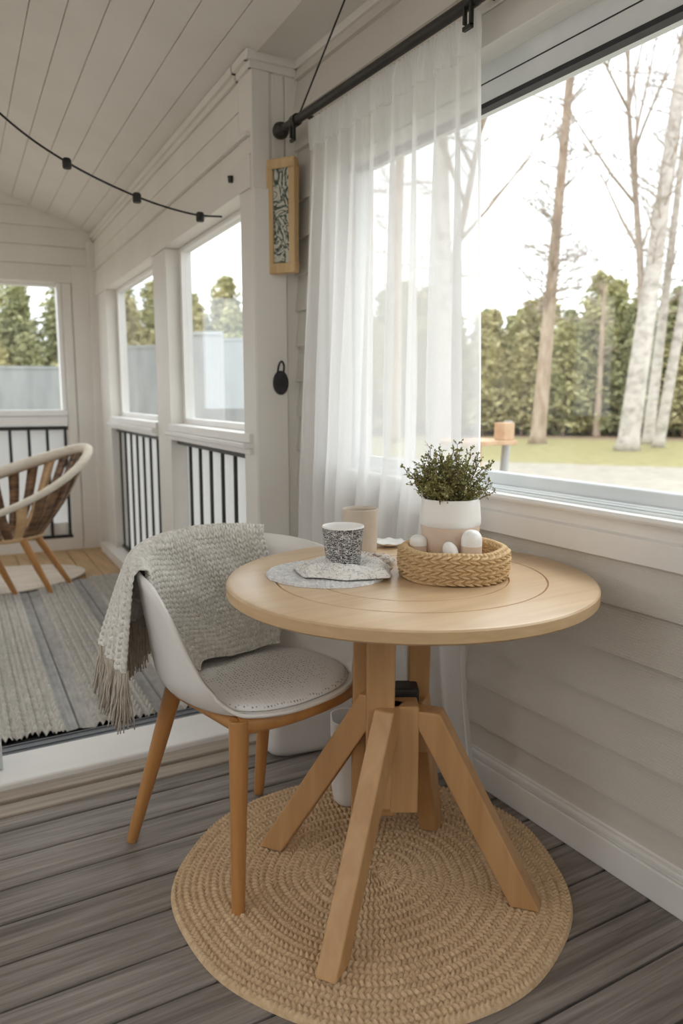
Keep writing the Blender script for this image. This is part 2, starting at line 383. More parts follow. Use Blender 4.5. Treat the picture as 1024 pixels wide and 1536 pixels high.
mb = MB(); mb.box(1.535, 1.541, Y0, 2.5, .92, 1.97); mb.build('pane', 'glass', w1)
mb = MB(); mb.box(1.42, 1.50, 2.55, 2.60, .88, 2.08); mb.build('side_casing', 'paint', w1, bevel=.003)

# pilaster between nook and porch
mb = MB(); mb.box(1.255, 1.46, 2.86, 2.98, -.2, 2.43)
struct(mb.build('wall_stub', 'paint'), 'narrow pilaster wall between nook and porch')
mb = MB(); mb.box(1.250, 1.325, 2.845, 2.862, -.0, 2.37); mb.box(1.338, 1.39, 2.852, 2.862, 0, 2.37); mb.box(1.395, 1.45, 2.852, 2.862, 0, 2.37)
struct(mb.build('trim_5', 'paint', bevel=.004), 'upright boards on the pilaster face')
mb = MB()
for (d, z0, z1) in ((.010, 2.368, 2.395), (.026, 2.393, 2.425)):
    mb.box(1.25 - d, 1.46, 2.845 - d, 2.86, z0, z1); mb.box(XW - d, XW + .01, -2.4, 2.86, z0, z1)
    mb.box(-.005 - d, .0, .12, 3.66, z0, z1, T=L)
    mb.box(-d - .005, 0, -.02, .14, z0, z1, T=L)
struct(mb.build('trim_6', 'paint', bevel=.002), 'white crown moulding round the ceiling edge')

# ceiling: sloping boards running along the porch
mb = MB(); slope = .385; g = .0013
k = 0; xs = [-.10 - .122 * i for i in range(-1, 14)]
xs[0] = 0.012
for x1, x0 in zip(xs[:-1], xs[1:]):
    def T(x, y, z): return L(x, y, z + 2.42 - slope * x)
    mb.box(x0 + g, x1 - g if x1 < 0 else x1, -4.2, 3.72, 0, .02, T=T)
xe = xs[-1]
def T2(x, y, z): return L(x, y, z + 2.42 - slope * xe + slope * (x - xe))
for i in range(9): mb.box(xe - .122 * (i + 1) + g, xe - .122 * i - g, -4.2, 3.72, 0, .02, T=T2)
mb.box(xe, .012, -4.2, 3.72, .0205, .05, T=T)
mb.box(xe - 1.1, xe, -4.2, 3.72, .0205, .05, T=T2)
# level strip beside the nook wall
def Lf(x, y, z): return (x, y, z)
for i in range(1):
    a = L(.012, -4.2, 0); c_ = L(.012, .3, 0)
    mb.hexa([(a[0], a[1], 2.42), (1.6, a[1], 2.42), (1.6, c_[1], 2.42), (c_[0], c_[1], 2.42), (a[0], a[1], 2.46), (1.6, a[1], 2.46), (1.6, c_[1], 2.46), (c_[0], c_[1], 2.46)])
struct(mb.build('ceiling', 'paint_ceiling', bevel=.0015, segs=1), 'sloping painted board ceiling')

# ------------------------------------------------------------------ SETTING: porch
PF = -.10
mb = MB()
for i in range(24): mb.box(-2.9 + .128 * i + .002, -2.9 + .128 * (i + 1) - .002, -.20, 3.72, PF - .03, PF, T=L)
struct(mb.build('floor', 'porch_wood', bevel=.002), 'tan wooden boards of the porch floor')
# outer side wall of the porch
mb = MB()
H = 1.945
mb.box(0, .13, .0, 3.72, H, 2.44, T=L)                 # header
mb.box(-.014, .0, .0, 3.72, H, 2.065, T=L); mb.box(-.026, .0, .0, 3.72, 2.135, 2.150, T=L)
mb.box(-.006, .0, .0, 3.72, 2.07, 2.135, T=L); mb.box(-.010, 0, .12, 3.72, 2.15, 2.25, T=L); mb.box(-.008, 0, .12, 3.72, 2.255, 2.352, T=L)
mb.box(-.005, .13, 1.36, 1.66, PF - .1, H, T=L)          # post between windows
mb.box(0, .13, -.02, .03, PF - .1, H, T=L)
mb.box(-.005, .13, 3.17, 3.80, PF - .1, H, T=L)
mb.box(-.075, .13, -.02, 3.50, PF - .1, -.025, T=L)      # kerb
mb.box(-.012, -.0, 3.17, 3.24, -.03, H, T=L)
struct(mb.build('wall_porch_side', 'paint', bevel=.003), 'white framed porch wall with openings')
def porch_window(n, y0, y1):
    mb = MB(); f = .045
    mb.box(.07, .125, y0, y0 + .02, 1.0, H, T=L); mb.box(.07, .125, y1 - f, y1, 1.0, H, T=L)
    mb.box(.07, .125, y0 + .02, y1 - f, 1.0, 1.03, T=L); mb.box(.07, .125, y0 + .02, y1 - f, H - .02, H, T=L)
    w = struct(mb.build('window_%d' % n, 'paint_trim', bevel=.003), 'porch window pane in white frame')
    mb = MB(); mb.box(.095, .10, y0 + .02, y1 - f, 1.03, H - .02, T=L); mb.build('pane', 'glass', w)
    mb = MB(); mb.box(-.045, .13, y0 - (.0), y1, .940, .962, T=L); mb.box(-.02, .13, y0, y1, .962, 1.0, T=L); mb.box(-.02, .13, y0, y1, .915, .94, T=L)
    mb.build('sill', 'paint_trim', w, bevel=.004)
porch_window(2, .03, 1.36); porch_window(3, 1.66, 3.17)
def railing(name, pts, zt, zb, label, T, vertical, panel, loc, end_post=False):
    r = empty(name, loc, label, 'railing')
    (a0, a1) = vertical
    mk = lambda lo, hi, z0, z1, d0, d1: MB().box(*( (lo, hi, d0, d1) if T is Lx else (d0, d1, lo, hi)), z0, z1, T=L)
    mk(a0, a1, zt - .03, zt, .03, .065).build('top_rail', 'black_metal', r, bevel=.003)
    mk(a0, a1, zb, zb + .02, .035, .06).build('bottom_rail', 'black_metal', r, bevel=.003)
    for p in pts: mk(p - .0075, p + .0075, zb + .02, zt - .03, .040, .055).build('baluster', 'black_metal', r)
    mk(a0, a1, zb, zt, .085, .095).build('panel', 'frosted', r)
    return r
Lx = 'x'
railing('railing', [.035 + .187 * i for i in range(7)], .915, -.024, 'black bar railing in the porch bay nearest the curtain', 'y', (.0, 1.36), None, L(.04, .7, 0))
railing('railing', [1.70 + .205 * i for i in range(8)], .915, -.024, 'black bar railing in the porch bay near the corner', 'y', (1.66, 3.17), None, L(.04, 2.4, 0))
# end wall of the porch
def E(x, y, z): return L(x, 3.65 + y, z)
mb = MB()
for i, (a, b_) in enumerate(((2.035, 2.17), (2.17, 2.31), (2.31, 2.45), (2.45, 2.59), (2.59, 2.73), (2.73, 2.87), (2.87, 3.0))):
    xr = .0 if b_ < 2.4 else (2.42 - a) / slope
    xr = min(xr, 0)
    mb.hexa([E(-2.9, -.012, a + .002), E(xr, -.012, a + .002), E(xr, .02, a + .002), E(-2.9, .02, a + .002), E(-2.9, -.002, b_ - .003), E(xr, -.002, b_ - .003), E(xr, .02, b_ - .003), E(-2.9, .02, b_ - .003)])
mb.box(-2.9, .0, .005, .13, 2.035, 3.1, T=E)
mb.box(-.27, .0, -.0, .13, PF - .1, 2.035, T=E)
mb.box(-.185, .0, -.02, .0, PF, 2.17, T=E); mb.box(-.262, -.195, -.016, .0, PF, 2.035, T=E)
mb.box(-.06, .0, -.06, .0, PF, 2.36, T=E)
mb.box(-2.9, -.27, -.0, .13, PF - .1, .02, T=E)
struct(mb.build('wall_porch_end', 'paint', bevel=.003), 'white gable wall at the far end of the porch')
mb = MB(); mb.box(-.30, -.27, -.005, .12, 1.0, 2.035, T=E); mb.box(-1.55, -1.50, -.005, .12, 1.0, 2.035, T=E); mb.box(-1.5, -.30, .06, .12, 2.01, 2.035, T=E)
w4 = struct(mb.build('window_4', 'paint_trim', bevel=.003), 'window in the far porch wall')
mb = MB(); mb.box(-1.5, -.30, .08, .085, 1.03, 2.01, T=E); mb.build('pane', 'glass', w4)
mb = MB(); mb.box(-1.55, -.265, -.04, .12, 1.0, 1.045, T=E); mb.box(-1.55, -.265, -.02, .12, .925, .995, T=E); mb.build('sill', 'paint_trim', w4, bevel=.004)
mb = MB(); mb.box(-2.9, -1.55, 0, .13, -.1, 2.035, T=E); struct(mb.build('wall_porch_end', 'paint'), 'white wall left of the far porch window')
def LE(x, y, z): return E(x, y, z)
r = empty('railing', E(-.9, -.02, 0), 'black bar railing under the window at the far end wall', 'railing')
MB().box(-1.5, -.27, -.005, .025, .885, .915, T=E).build('top_rail', 'black_metal', r, bevel=.003)
MB().box(-1.5, -.27, -.005, .025, -.0, .024, T=E).build('bottom_rail', 'black_metal', r, bevel=.003)
for i in range(9): MB().box(-.29 - .138 * i - .011, -.29 - .138 * i + .011, -.001, .021, .024, .885, T=E).build('baluster', 'black_metal', r)
MB().box(-1.5, -.27, .06, .07, .02, .915, T=E).build('panel', 'frosted', r)
MB().box(-1.5, -.29, .03, .055, .024, .12, T=E).build('kick_rail', 'paint_trim', r, bevel=.003)
# door jamb at the left frame edge
mb = MB(); mb.box(.105, .192, 2.38, 2.50, .034, 2.60); mb.box(.192, .204, 2.40, 2.44, .034, 2.6)
struct(mb.build('trim_7', 'frame_white', bevel=.004), 'white door jamb at the left end of the threshold')
mb = MB(); mb.box(XW + .005, XW + .11, -2.4, -.8, .88, 2.1)
struct(mb.build('wall_right', 'siding'), 'boarded wall before the big window')
mb = MB(); mb.box(-2.32, 1.56, -2.52, -2.4, -.2, 3.4)  # unseen, closes the room so the light turns directional
struct(mb.build('wall_back', 'paint'), 'unseen wall behind the viewer, added to shape the light')
# unseen left walls, added and part closed to dim and direct the light
mb = MB(); mb.box(-2.32, -2.2, -2.6, 2.9, -.2, 1.0); mb.box(-2.32, -2.2, -2.6, .2, 1.0, 2.9); mb.box(-2.32, -2.2, 1.9, 2.9, 1.0, 2.9); mb.box(-2.32, -2.2, .2, 1.9, 1.9, 2.9)
struct(mb.build('wall_left', 'paint'), 'unseen left wall with an opening, added to cut the light')

mb = MB(); mb.box(-3.0, -2.88, -.1, 3.75, -.2, 1.0, T=L); mb.box(-3.0, -2.88, -.1, 3.75, 1.9, 2.9, T=L); mb.box(-3.0, -2.88, -.1, .6, 1.0, 1.9, T=L)  # out of view, added to lower the interior light
struct(mb.build('wall_porch_left', 'paint'), 'unseen left porch wall, added to cut the light')
# ------------------------------------------------------------------ rugs
def rug_round(name, cx, cy, R, rows, z):
    nr = rows * 9; d = R / rows
    rr = np.linspace(.002, R, nr); na = 900
    th = np.linspace(0, 2 * pi, na, endpoint=False)
    RR, TH = np.meshgrid(rr, th, indexing='ij')
    row = RR / d + TH / (2 * pi)          # spiral coil
    frac = np.mod(row, 1); k = np.floor(row)
    nst = np.maximum(6, np.round(2 * pi * (k + .5) * d / .0135))
    h = stitch(frac, TH / (2 * pi) * nst)
    irr = 1 + .012 * np.sin(3 * TH + 1) + .008 * np.sin(5 * TH) + .006 * np.sin(9 * TH + 2)
    z_ = z + .006 + h * .0115 + .002 * np.sin(RR * 25 + TH * 2)
    edge = np.clip((R - RR) / .010, 0, 1); z_ = z + (z_ - z) * np.sqrt(edge * (2 - edge))
    X = cx + RR * np.cos(TH) * irr; Y = cy + RR * np.sin(TH) * irr
    P = np.stack([X, Y, z_], -1)
    mb = MB(); mb.grid(P, closed_u=True); mb.f.append(tuple(range(na - 1, -1, -1))[::-1]); mb.m.append(0)
    return mb.build(name, 'jute', smooth=True, loc=(cx, cy, z))
tag(rug_round('round_rug', .915, 1.44, .468, 15, .0005), 'large round braided jute rug lying under the wooden table', 'rug')

# long woven porch rug
nx, ny = 520, 620
RX0, RX1, RY0, RY1 = -1.62, -.10, -.055, 2.45
xs_ = np.linspace(RX0, RX1, nx); ys_ = np.linspace(RY0, RY1, ny)
XX, YY = np.meshgrid(xs_, ys_)
u = np.mod(XX, .34); br = u < .23
hh = np.where(br, stitch(np.mod(u / .046, 1), YY / .050 + np.floor(u / .046) * .37) * .024, .003 + .002 * np.sin(XX * 900) + .0025 * (np.abs(u - .28) < .008))
hh = hh + .0015 * rng.random(hh.shape)
yw = YY + .008 * np.sin(XX * 40) * ((YY - RY0) < .02)
V = np.array([L(0, 0, 0)]) ; cA, sA = cos(A_), sin(A_)
P = np.stack([XX, yw, hh + .012], -1)
mb = MB(); mb.grid(P)
ro = empty('woven_rug', (0, 0, 0), 'long grey and cream rope-braided rug on the porch floor', 'rug')
pile = mb.build('pile', 'rug_porch', ro, smooth=True)
e_ = MB().box(RX0, RX1, RY0 - .05, RY1, 0, .011).build('backing', 'rug_edge', ro, bevel=.004)
ro.location = L(0, 0, PF); ro.rotation_euler.z = -A_

# pale mat under the cane chair
mb = MB(); pts = []
for i in range(40):
    a = 2 * pi * i / 40; r_ = 1 + .05 * sin(3 * a)
    pts.append(L(-.95 + .62 * r_ * cos(a), 2.62 + .42 * r_ * sin(a), 0))
vs = [(p[0], p[1], PF + .026) for p in pts] + [(p[0], p[1], PF + .034) for p in pts]; n = 40
mb.add(vs, [tuple(range(n))[::-1], tuple(range(n, 2 * n))] + [(i, (i + 1) % n, n + (i + 1) % n, n + i) for i in range(n)])
tag(mb.build('floor_mat', 'mat_pale', loc=L(-.95, 2.62, PF + .026)), 'pale beige oval mat under the cane tub chair', 'mat')

# ------------------------------------------------------------------ TABLE
TC = Vector((.965, 1.40, 0)); RV = Vector((.866, -.5, 0)); FV = Vector((.5, .866, 0))
def TP(lat, fwd, z): p = TC + RV * lat + FV * fwd; return Vector((p.x, p.y, z))
tb = empty('round_table', (TC.x, TC.y, .012), 'round light oak pedestal table with four splayed legs on the jute rug', 'table')
TR = .421; tcx, tcy = 1.004, 1.424
prof = [(0, .709), (TR - .006, .709), (TR, .714), (TR, .735), (TR - .003, .7385), (TR - .008, .740)]
for gr in (.31, .225):
    prof += [(gr + .0022, .740), (gr + .0006, .7345), (gr - .0006, .7345), (gr - .0022, .740)]
prof.append((0, .740))
mb = MB(); n = 160; o = 0
vs = []; 
for r_, z_ in prof:
    vs += [(tcx + r_ * cos(2 * pi * k / n), tcy + r_ * sin(2 * pi * k / n), z_) for k in range(n)]
fs = []; ms = []
for i in range(len(prof) - 1):
    for k in range(n):
        fs.append((i * n + k, i * n + (k + 1) % n, (i + 1) * n + (k + 1) % n, (i + 1) * n + k)); ms.append(1 if i in (1, 2) else 0)
mb.v = vs; mb.f = fs; mb.m = ms
smooth_angle(mb.build('tabletop', ['oak_top', 'oak_edge'], tb, loc=(tcx, tcy, .725)), 30)
def slab(name, p0, p1, w0, d0, w1, d1, dirv, mat='oak', curve=0, par=tb, bev=.004, nseg=10):
    """upright or leaning timber with level ends; dirv = horizontal direction of its depth"""
    D = Vector(dirv).normalized(); W = Vector((-D.y, D.x, 0)); mb = MB(); rings = []
    for i in range(nseg + 1):
        t = i / nseg; c_ = Vector(p0).lerp(Vector(p1), t) + D * curve * sin(pi * t)
        w = (w0 + (w1 - w0) * t) / 2; d = (d0 + (d1 - d0) * t) / 2
        rings += [c_ - W * w - D * d, c_ + W * w - D * d, c_ + W * w + D * d, c_ - W * w + D * d]
    fs = [(3, 2, 1, 0), tuple(nseg * 4 + k for k in range(4))]
    for i in range(nseg):
        for k in range(4): fs.append((i * 4 + k, i * 4 + (k + 1) % 4, i * 4 + 4 + (k + 1) % 4, i * 4 + 4 + k))
    mb.add(rings, fs)
    o = mb.build(name, mat, par, bevel=bev, segs=3, loc=(p0[0], p0[1], p0[2])); return o
RZ = .018
legs = [((.671, 1.20), (-.027, -.052), .462), ((.757, 1.655), (-.052, .0), .470), ((1.150, 1.160), (.056, -.040), .450), ((1.160, 1.530), (.045, .055), .44)]
for (fx, fy), (la, fw), zt in legs:
    top = TP(la, fw, zt); foot = Vector((fx, fy, RZ)); dv = Vector((foot.x - top.x, foot.y - top.y, 0))
    slab('leg', foot, top, .047, .064, .047, .072, dv)
slab('hub', TP(.008, -.03, .205), TP(.008, -.03, .462), .062, .060, .062, .060, FV)
slab('hub', TP(-.035, .03, .16), TP(-.035, .03, .45), .05, .05, .05, .05, FV)
slab('post', TP(-.050, -.030, .21), TP(-.046, -.022, .712), .060, .050, .066, .055, FV, curve=-.012)
slab('post', TP(.050, .070, .30), TP(.050, .06, .712), .046, .045, .056, .050, FV, curve=.014)
slab('post', TP(-.098, .055, .12), TP(-.088, .05, .712), .030, .04, .036, .045, FV, curve=-.01)
slab('bracket', TP(.012, .035, .40), TP(.012, .035, .478), .066, .060, .066, .060, FV, mat='rubber_and_shade_dark', bev=.006)  # black block painted in for the dark hollow behind the hub

# ------------------------------------------------------------------ SHELL CHAIR
ca = radians(15)
CS = Vector((cos(ca), sin(ca), 0)); CF = Vector((sin(ca), -cos(ca), 0)); CO = Vector((.735, 1.70, 0))
def CP(s, f, z): p = CO + CS * s + CF * f; return Vector((p.x, p.y, z))
ch = empty('shell_chair', (CO.x, CO.y, 0), 'white shell armchair with wooden legs and a grey knit pad, half under the table', 'chair')
def wallh(phi):   # height of the rim above the seat; phi = 0 at the back, +-180 front
    a = abs(phi)
    top = .335 - .045 * min(a / 80, 1) ** 2
    if a <= 80: return top
    t = min((a - 80) / 58, 1); t = t * t * (3 - 2 * t)
    return top * (1 - t) ** 1.25
def rad0(phi):
    a = radians(phi); s, f = sin(a), -cos(a)
    fr = .215 if f > 0 else .165
    return 1 / ((abs(s) / (.218 if s > 0 else .205)) ** 2.5 + (abs(f) / fr) ** 2.5) ** (1 / 2.5)
def shell_pt(phi, t, off=0):  # t 0..1 up the wall
    a = radians(phi); H_ = wallh(phi); r0 = rad0(phi); z = .452 + H_ * t
    fil = min(1, H_ / .08) * .028
    r = r0 + fil * (1 - (1 - min(t * H_ / .07, 1)) ** 2) + .15 * H_ * t + off
    return CP(r * sin(a), -r * cos(a), z)
NA = 128; rows = []
for q in np.linspace(.02, 1, 9)[:-1]:
    rows.append([CP(rad0(-180 + 360 * i / NA) * q * sin(radians(-180 + 360 * i / NA)), -rad0(-180 + 360 * i / NA) * q * cos(radians(-180 + 360 * i / NA)), .452 - .012 * (1 - q * q)) for i in range(NA)])
for t in (0, .04, .1, .18, .28, .4, .52, .64, .76, .88, 1):
    rows.append([shell_pt(-180 + 360 * i / NA, t, .010 * (1 if abs(-180 + 360 * i / NA) > 120 else 0) * t) for i in range(NA)])
P = np.array([[tuple(p) for p in r_] for r_ in rows])
mb = MB(); mb.grid(P, closed_u=True); mb.f.append(tuple(range(NA))); mb.m.append(0)
sh = mb.build('shell', 'shell_white', ch, smooth=True, solid=.009, bevel=0)
# pad
mb = MB(); rows = []
for (q, z) in ((0.02, .476), (.3, .476), (.6, .4755), (.85, .474), (.95, .471), (.99, .466), (1.0, .461), (.985, .457)):
    rows.append([tuple(CP(rad0(360 * i / 96 - 180) * q * .985 * sin(radians(360 * i / 96 - 180)), -rad0(360 * i / 96 - 180) * q * .985 * cos(radians(360 * i / 96 - 180)), z)) for i in range(96)])
mb.grid(np.array(rows), closed_u=True); mb.f.append(tuple(range(96))); mb.m.append(0)
tag(mb.build('seat_pad', 'seat_pad', ch, smooth=True, loc=tuple(CP(0, 0, .465))), 'grey perforated-look knit seat pad')
# legs and rails
tops = {'B': (-.170, .150), 'D': (.215, .150), 'A': (-.150, -.135), 'C': (.150, -.135)}
feet = {'B': (.579, 1.463, .0), 'D': (1.02, 1.62, .018), 'A': (.452, 1.881, 0), 'C': (.84, 1.94, 0)}
for k in 'BDAC':
    t_ = CP(*tops[k], .440); f_ = Vector(feet[k]); f_.z = feet[k][2]
    axis = t_ - f_; mb = MB(); ln = axis.length
    pts = [(0, 0, 0), (0, 0, ln * .02), (0, 0, ln * .5), (0, 0, ln * .9), (0, 0, ln)]
    mb.tube(pts, [.0125, .0145, .0185, .0225, .0225], 16)
    o = mb.build('leg', 'oak_chair', None, smooth=False, bevel=.003); smooth_angle(o)
    o.location = f_; o.rotation_mode = 'QUATERNION'; o.rotation_quaternion = Vector((0, 0, 1)).rotation_difference(axis.normalized())
    o.parent = ch; o.matrix_parent_inverse = Matrix.Translation(-Vector(ch.location))
def rail(a, b_, sag=0, r=.017):
    pa, pb = CP(*a, .425), CP(*b_, .425); mid = (pa + pb) / 2; out = (mid - CO); out.z = 0; out = out.normalized() * sag if out.length > 1e-4 else out
    mb = MB(); mb.tube(spline([pa, pa.lerp(pb, .25) + out * .8, mid + out, pa.lerp(pb, .75) + out * .8, pb], 6), r, 12, sq=.8)
    smooth_angle(mb.build('rail', 'oak_chair', ch), 50)
rail(tops['B'], tops['D'], .035, .022); rail(tops['A'], tops['B'], .0); rail(tops['A'], tops['C'], .0); rail(tops['C'], tops['D'], 0)
mb = MB(); mb.box(-.15, .17, -.12, .13, .425, .441, T=lambda x, y, z: tuple(CP(x, y, z))); mb.build('seat_base', 'oak_chair', ch, bevel=.006)

# ------------------------------------------------------------------ THROW
def throw():
    nu, nv = 380, 460
    us = np.linspace(0, 1, nu); P = np.zeros((nv, nu, 3))
    bot = np.zeros((nu, 3)); bdir = []
    for i, uu in enumerate(us):
        phi_top = -77 + 121 * uu
        Hh = wallh(phi_top); zt = .452 + Hh
        # how far it hangs outside
        w = np.clip((-14 - phi_top) / 24, 0, 1); w = w * w * (3 - 2 * w)
        drop = .10 + .115 * w
        path = []
        zb = .489 + .006 * sin(uu * 7)
        for j in range(70):
            t = j / 69; z = zb + (zt - .01 - zb) * t
            phi = phi_top + (1 - t) * (12 * (1 - uu) + 22 * uu) * .9
            tt = (z - .452) / wallh(phi)
            off = -.016 - .078 * exp(-((z - .485) / .062) ** 2) - .008 * sin(uu * 8 + z * 10) * (1 - t) - .004 * sin(z * 40 + uu * 17)
            path.append(np.array(shell_pt(phi, min(tt, 1), off)))
        p_in = path[-1]; top = np.array(shell_pt(phi_top, 1, 0))
        a = radians(phi_top); outv = np.array(CS) * sin(a) - np.array(CF) * cos(a)
        rr = .016
        for j in range(1, 16):
            th = pi * (1 - j / 16)
            path.append(top + outv * rr * cos(th) + np.array([0, 0, 1.]) * (rr * sin(th) * .9 + .000))
        for j in range(45):
            t = (j + 1) / 45
            flare = .018 + (.006 + .052 * exp(-((phi_top + 46) / 17) ** 2)) * w * t ** .8 + .008 * w * sin(uu * 60) * t + .004 * sin(uu * 30)
            back = np.array(CS) * (-.02 * w * t)
            path.append(top + outv * flare + back - np.array([0, 0, 1.]) * (drop * t))
        path = np.array(path); seg = np.linalg.norm(np.diff(path, axis=0), axis=1); ln = np.concatenate([[0], np.cumsum(seg)])
        tt = np.linspace(0, ln[-1], nv)
        for c_ in range(3): P[:, i, c_] = np.interp(tt, ln, path[:, c_])
        P[:, i, :] += 0
        bot[i] = P[-1, i]; bdir.append((w, outv, ln[-1]))
    # smooth a little then displace along normals by the stitch relief
    for _ in range(3):
        P[1:-1] = (P[:-2] + P[1:-1] * 2 + P[2:]) / 4
    du = np.gradient(P, axis=1); dv = np.gradient(P, axis=0)
    N = np.cross(du, dv); N /= np.linalg.norm(N, axis=2, keepdims=True) + 1e-9
    # make the normal point away from the shell wall: inner side -> inward
    sgn = 1 if N[20, nu // 2] @ np.array(CF) > 0 else -1
    N *= sgn
    lu = np.cumsum(np.linalg.norm(du, axis=2), axis=1); lv = np.cumsum(np.linalg.norm(dv, axis=2), axis=0)
    lu0 = np.linspace(0, 1, nu)[None, :] * .56 + 0 * lu
    h = stitch(np.mod(lu0 / .0185, 1), lv / .0150)
    P = P + N * (h * .0085 + .001)[:, :, None]
    return P, bot, bdir
P, bot, bdir = throw()
th = empty('knit_throw', tuple(CP(0, -.2, .8)), 'chunky grey knitted throw with fringe draped over the shell chair backrest', 'blanket')
mb = MB(); mb.grid(P); mb.build('cloth', 'knit', th, smooth=True, solid=.003)
mb = MB()
for i in range(0, 190):
    w, outv, _ = bdir[i]
    if w < .15: continue
    for rep in range(4):
        p = Vector(bot[i]) + Vector((random.uniform(-.004, .004), random.uniform(-.004, .004), .006))
        ln = random.uniform(.11, .15) * (.6 + .4 * w); q = [p]
        dx = Vector(outv) * random.uniform(-.012, .016) + Vector(CS) * random.uniform(-.014, .012) + Vector(CF) * random.uniform(-.02, .01)
        for k in range(1, 7):
            t = k / 6; q.append(p + dx * t ** 1.3 + Vector((random.uniform(-.002, .002), random.uniform(-.002, .002), -ln * t)))
        mb.tube(q, [.0022, .0022, .002, .002, .0018, .0018, .0014], 5)
mb.build('fringe', 'knit_fringe', th, smooth=True)['kind'] = 'stuff'

# ------------------------------------------------------------------ TABLE THINGS
def ring_basket(name, cx, cy, z0, r0, r1, hgt, mat, label):
    root = empty(name, (cx, cy, z0), label, 'basket')
    na, nz = 520, 60; TH = np.linspace(0, 2 * pi, na, endpoint=False)
    tz = np.linspace(0, 1, nz); TZ, A2 = np.meshgrid(tz, TH, indexing='ij')
    rowsn = 4; fr = np.mod(TZ * rowsn, 1); kk = np.floor(np.minimum(TZ * rowsn, rowsn - .01))
    h = stitch(fr, A2 / (2 * pi) * 36 + kk * .5)
    Rr = r0 + (r1 - r0) * TZ + .004 * np.sin(pi * TZ) + h * .0125
    zz = z0 + .0005 + TZ * hgt + .0015 * np.sin(A2 * 5)
    Po = np.stack([cx + Rr * np.cos(A2), cy + Rr * np.sin(A2), zz], -1)
    # rim roll, then inner wall
    rim = []
    for k in range(1, 8):
        th_ = pi * k / 8; rim.append(np.stack([cx + (r1 - .003 + .0075 * cos(th_) + .0022 * np.sin(TH * 72)) * np.cos(TH), cy + (r1 - .003 + .0075 * cos(th_) + .0022 * np.sin(TH * 72)) * np.sin(TH), np.full(na, z0 + hgt + .007 * sin(th_)) + .0015 * np.sin(TH * 5)], -1))
    Ri = (r0 + (r1 - r0) * TZ - .010 - h * .005)[::-1]
    Pi = np.stack([cx + Ri * np.cos(A2[::-1]), cy + Ri * np.sin(A2[::-1]), np.maximum(zz[::-1], z0 + .006)], -1)
    mb = MB(); mb.grid(np.concatenate([Po, np.array(rim), Pi], 0), closed_u=True)
    mb.build('side', mat, root, smooth=True, loc=(cx, cy, z0))
    mb = MB(); mb.lathe([(0, .0005), (r0 - .004, .0005), (r0 - .004, .006), (0, .006)], 64, (cx, cy, z0)); mb.build('base', mat, root, loc=(cx, cy, z0))
    return root
ring_basket('woven_basket', 1.095, 1.378, .740, .114, .117, .066, 'seagrass', 'low round woven seagrass basket on the table holding the potted plant')
ZB = .7462
# potted plant
px_, py_ = 1.122, 1.427
pp = empty('potted_plant', (px_, py_, ZB), 'small bushy green plant in a white and blush pot in the basket', 'plant')
PH = .158
outer = [(.050, 0), (.055, .003), (.060, .02), (.0655, .05), (.0680, .078), (.0690, .104)]
mb = MB(); mb.lathe([(0, 0)] + outer, 64, (px_, py_, ZB)); pot = smooth_angle(mb.build('pot', 'ceramic_blush', pp, loc=(px_, py_, ZB)))
mb = MB(); mb.lathe([(.0690, .1041), (.0718, .108), (.0716, .12), (.0698, .14), (.0678, .165), (.0672, .1675), (.065, .168), (.0635, .166), (.0630, .145), (.063, .115)], 64, (px_, py_, ZB))
mb.f = [f for f in mb.f if len(f) == 4]; mb.m = [0] * len(mb.f)
tag(smooth_angle(child(mb.build('glazed_band', 'ceramic_white', loc=(px_, py_, ZB)), pot)), 'white glazed upper half')
mb = MB(); mb.lathe([(0, .150), (.0630, .148), (.0630, .118), (0, .118)], 48, (px_, py_, ZB)); mb.build('soil', 'soil', pp)
st = MB(); lf = MB(); cz = ZB + .150
def leaf(p, d, s):
    d = d.normalized(); side = d.cross(Vector((random.gauss(0, 1), random.gauss(0, 1), random.gauss(0, 1)))).normalized(); nn = d.cross(side)
    lf.add([p, p + d * s * .5 + side * s * .36 + nn * s * .1, p + d * s, p + d * s * .5 - side * s * .36 + nn * s * .1], [(0, 1, 2, 3)])
for i in range(125):
    a = random.uniform(0, 2 * pi); rr = random.uniform(0, .03); p = Vector((px_ + rr * cos(a), py_ + rr * sin(a), cz - .004))
    el = random.uniform(.05, 1.0); ln = random.uniform(.085, .142) * (1.12 - .50 * abs(el - .1)); 
    d = Vector((cos(a) * el, sin(a) * el, 1.0 - .45 * el)).normalized(); q = [p]; n = 8
    for k in range(n):
        d = (d + Vector((random.gauss(0, .14), random.gauss(0, .14), random.gauss(0, .08) + .03))).normalized(); q.append(q[-1] + d * ln / n)
    st.tube(q, [.0011] * 5 + [.0007] * 4, 4, cap=False)
    for k in range(2, n + 1):
        for m_ in range(2 if k > 3 else 1):
            d2 = (q[k] - q[k - 1]).normalized() + Vector((random.gauss(0, .8), random.gauss(0, .8), random.gauss(0, .5)))
            d2.normalize(); l2 = random.uniform(.006, .018); e2 = q[k] + d2 * l2
            st.tube([q[k], e2], .0006, 3, cap=False)
            for w_ in range(5): leaf(q[k].lerp(e2, (w_ + 1) / 5), d2 + Vector((random.gauss(0, .8), random.gauss(0, .8), random.gauss(0, .8))), random.uniform(.0045, .008))
st.build('stem', 'twig', pp); lf.build('foliage', 'leaf', pp)['kind'] = 'stuff'
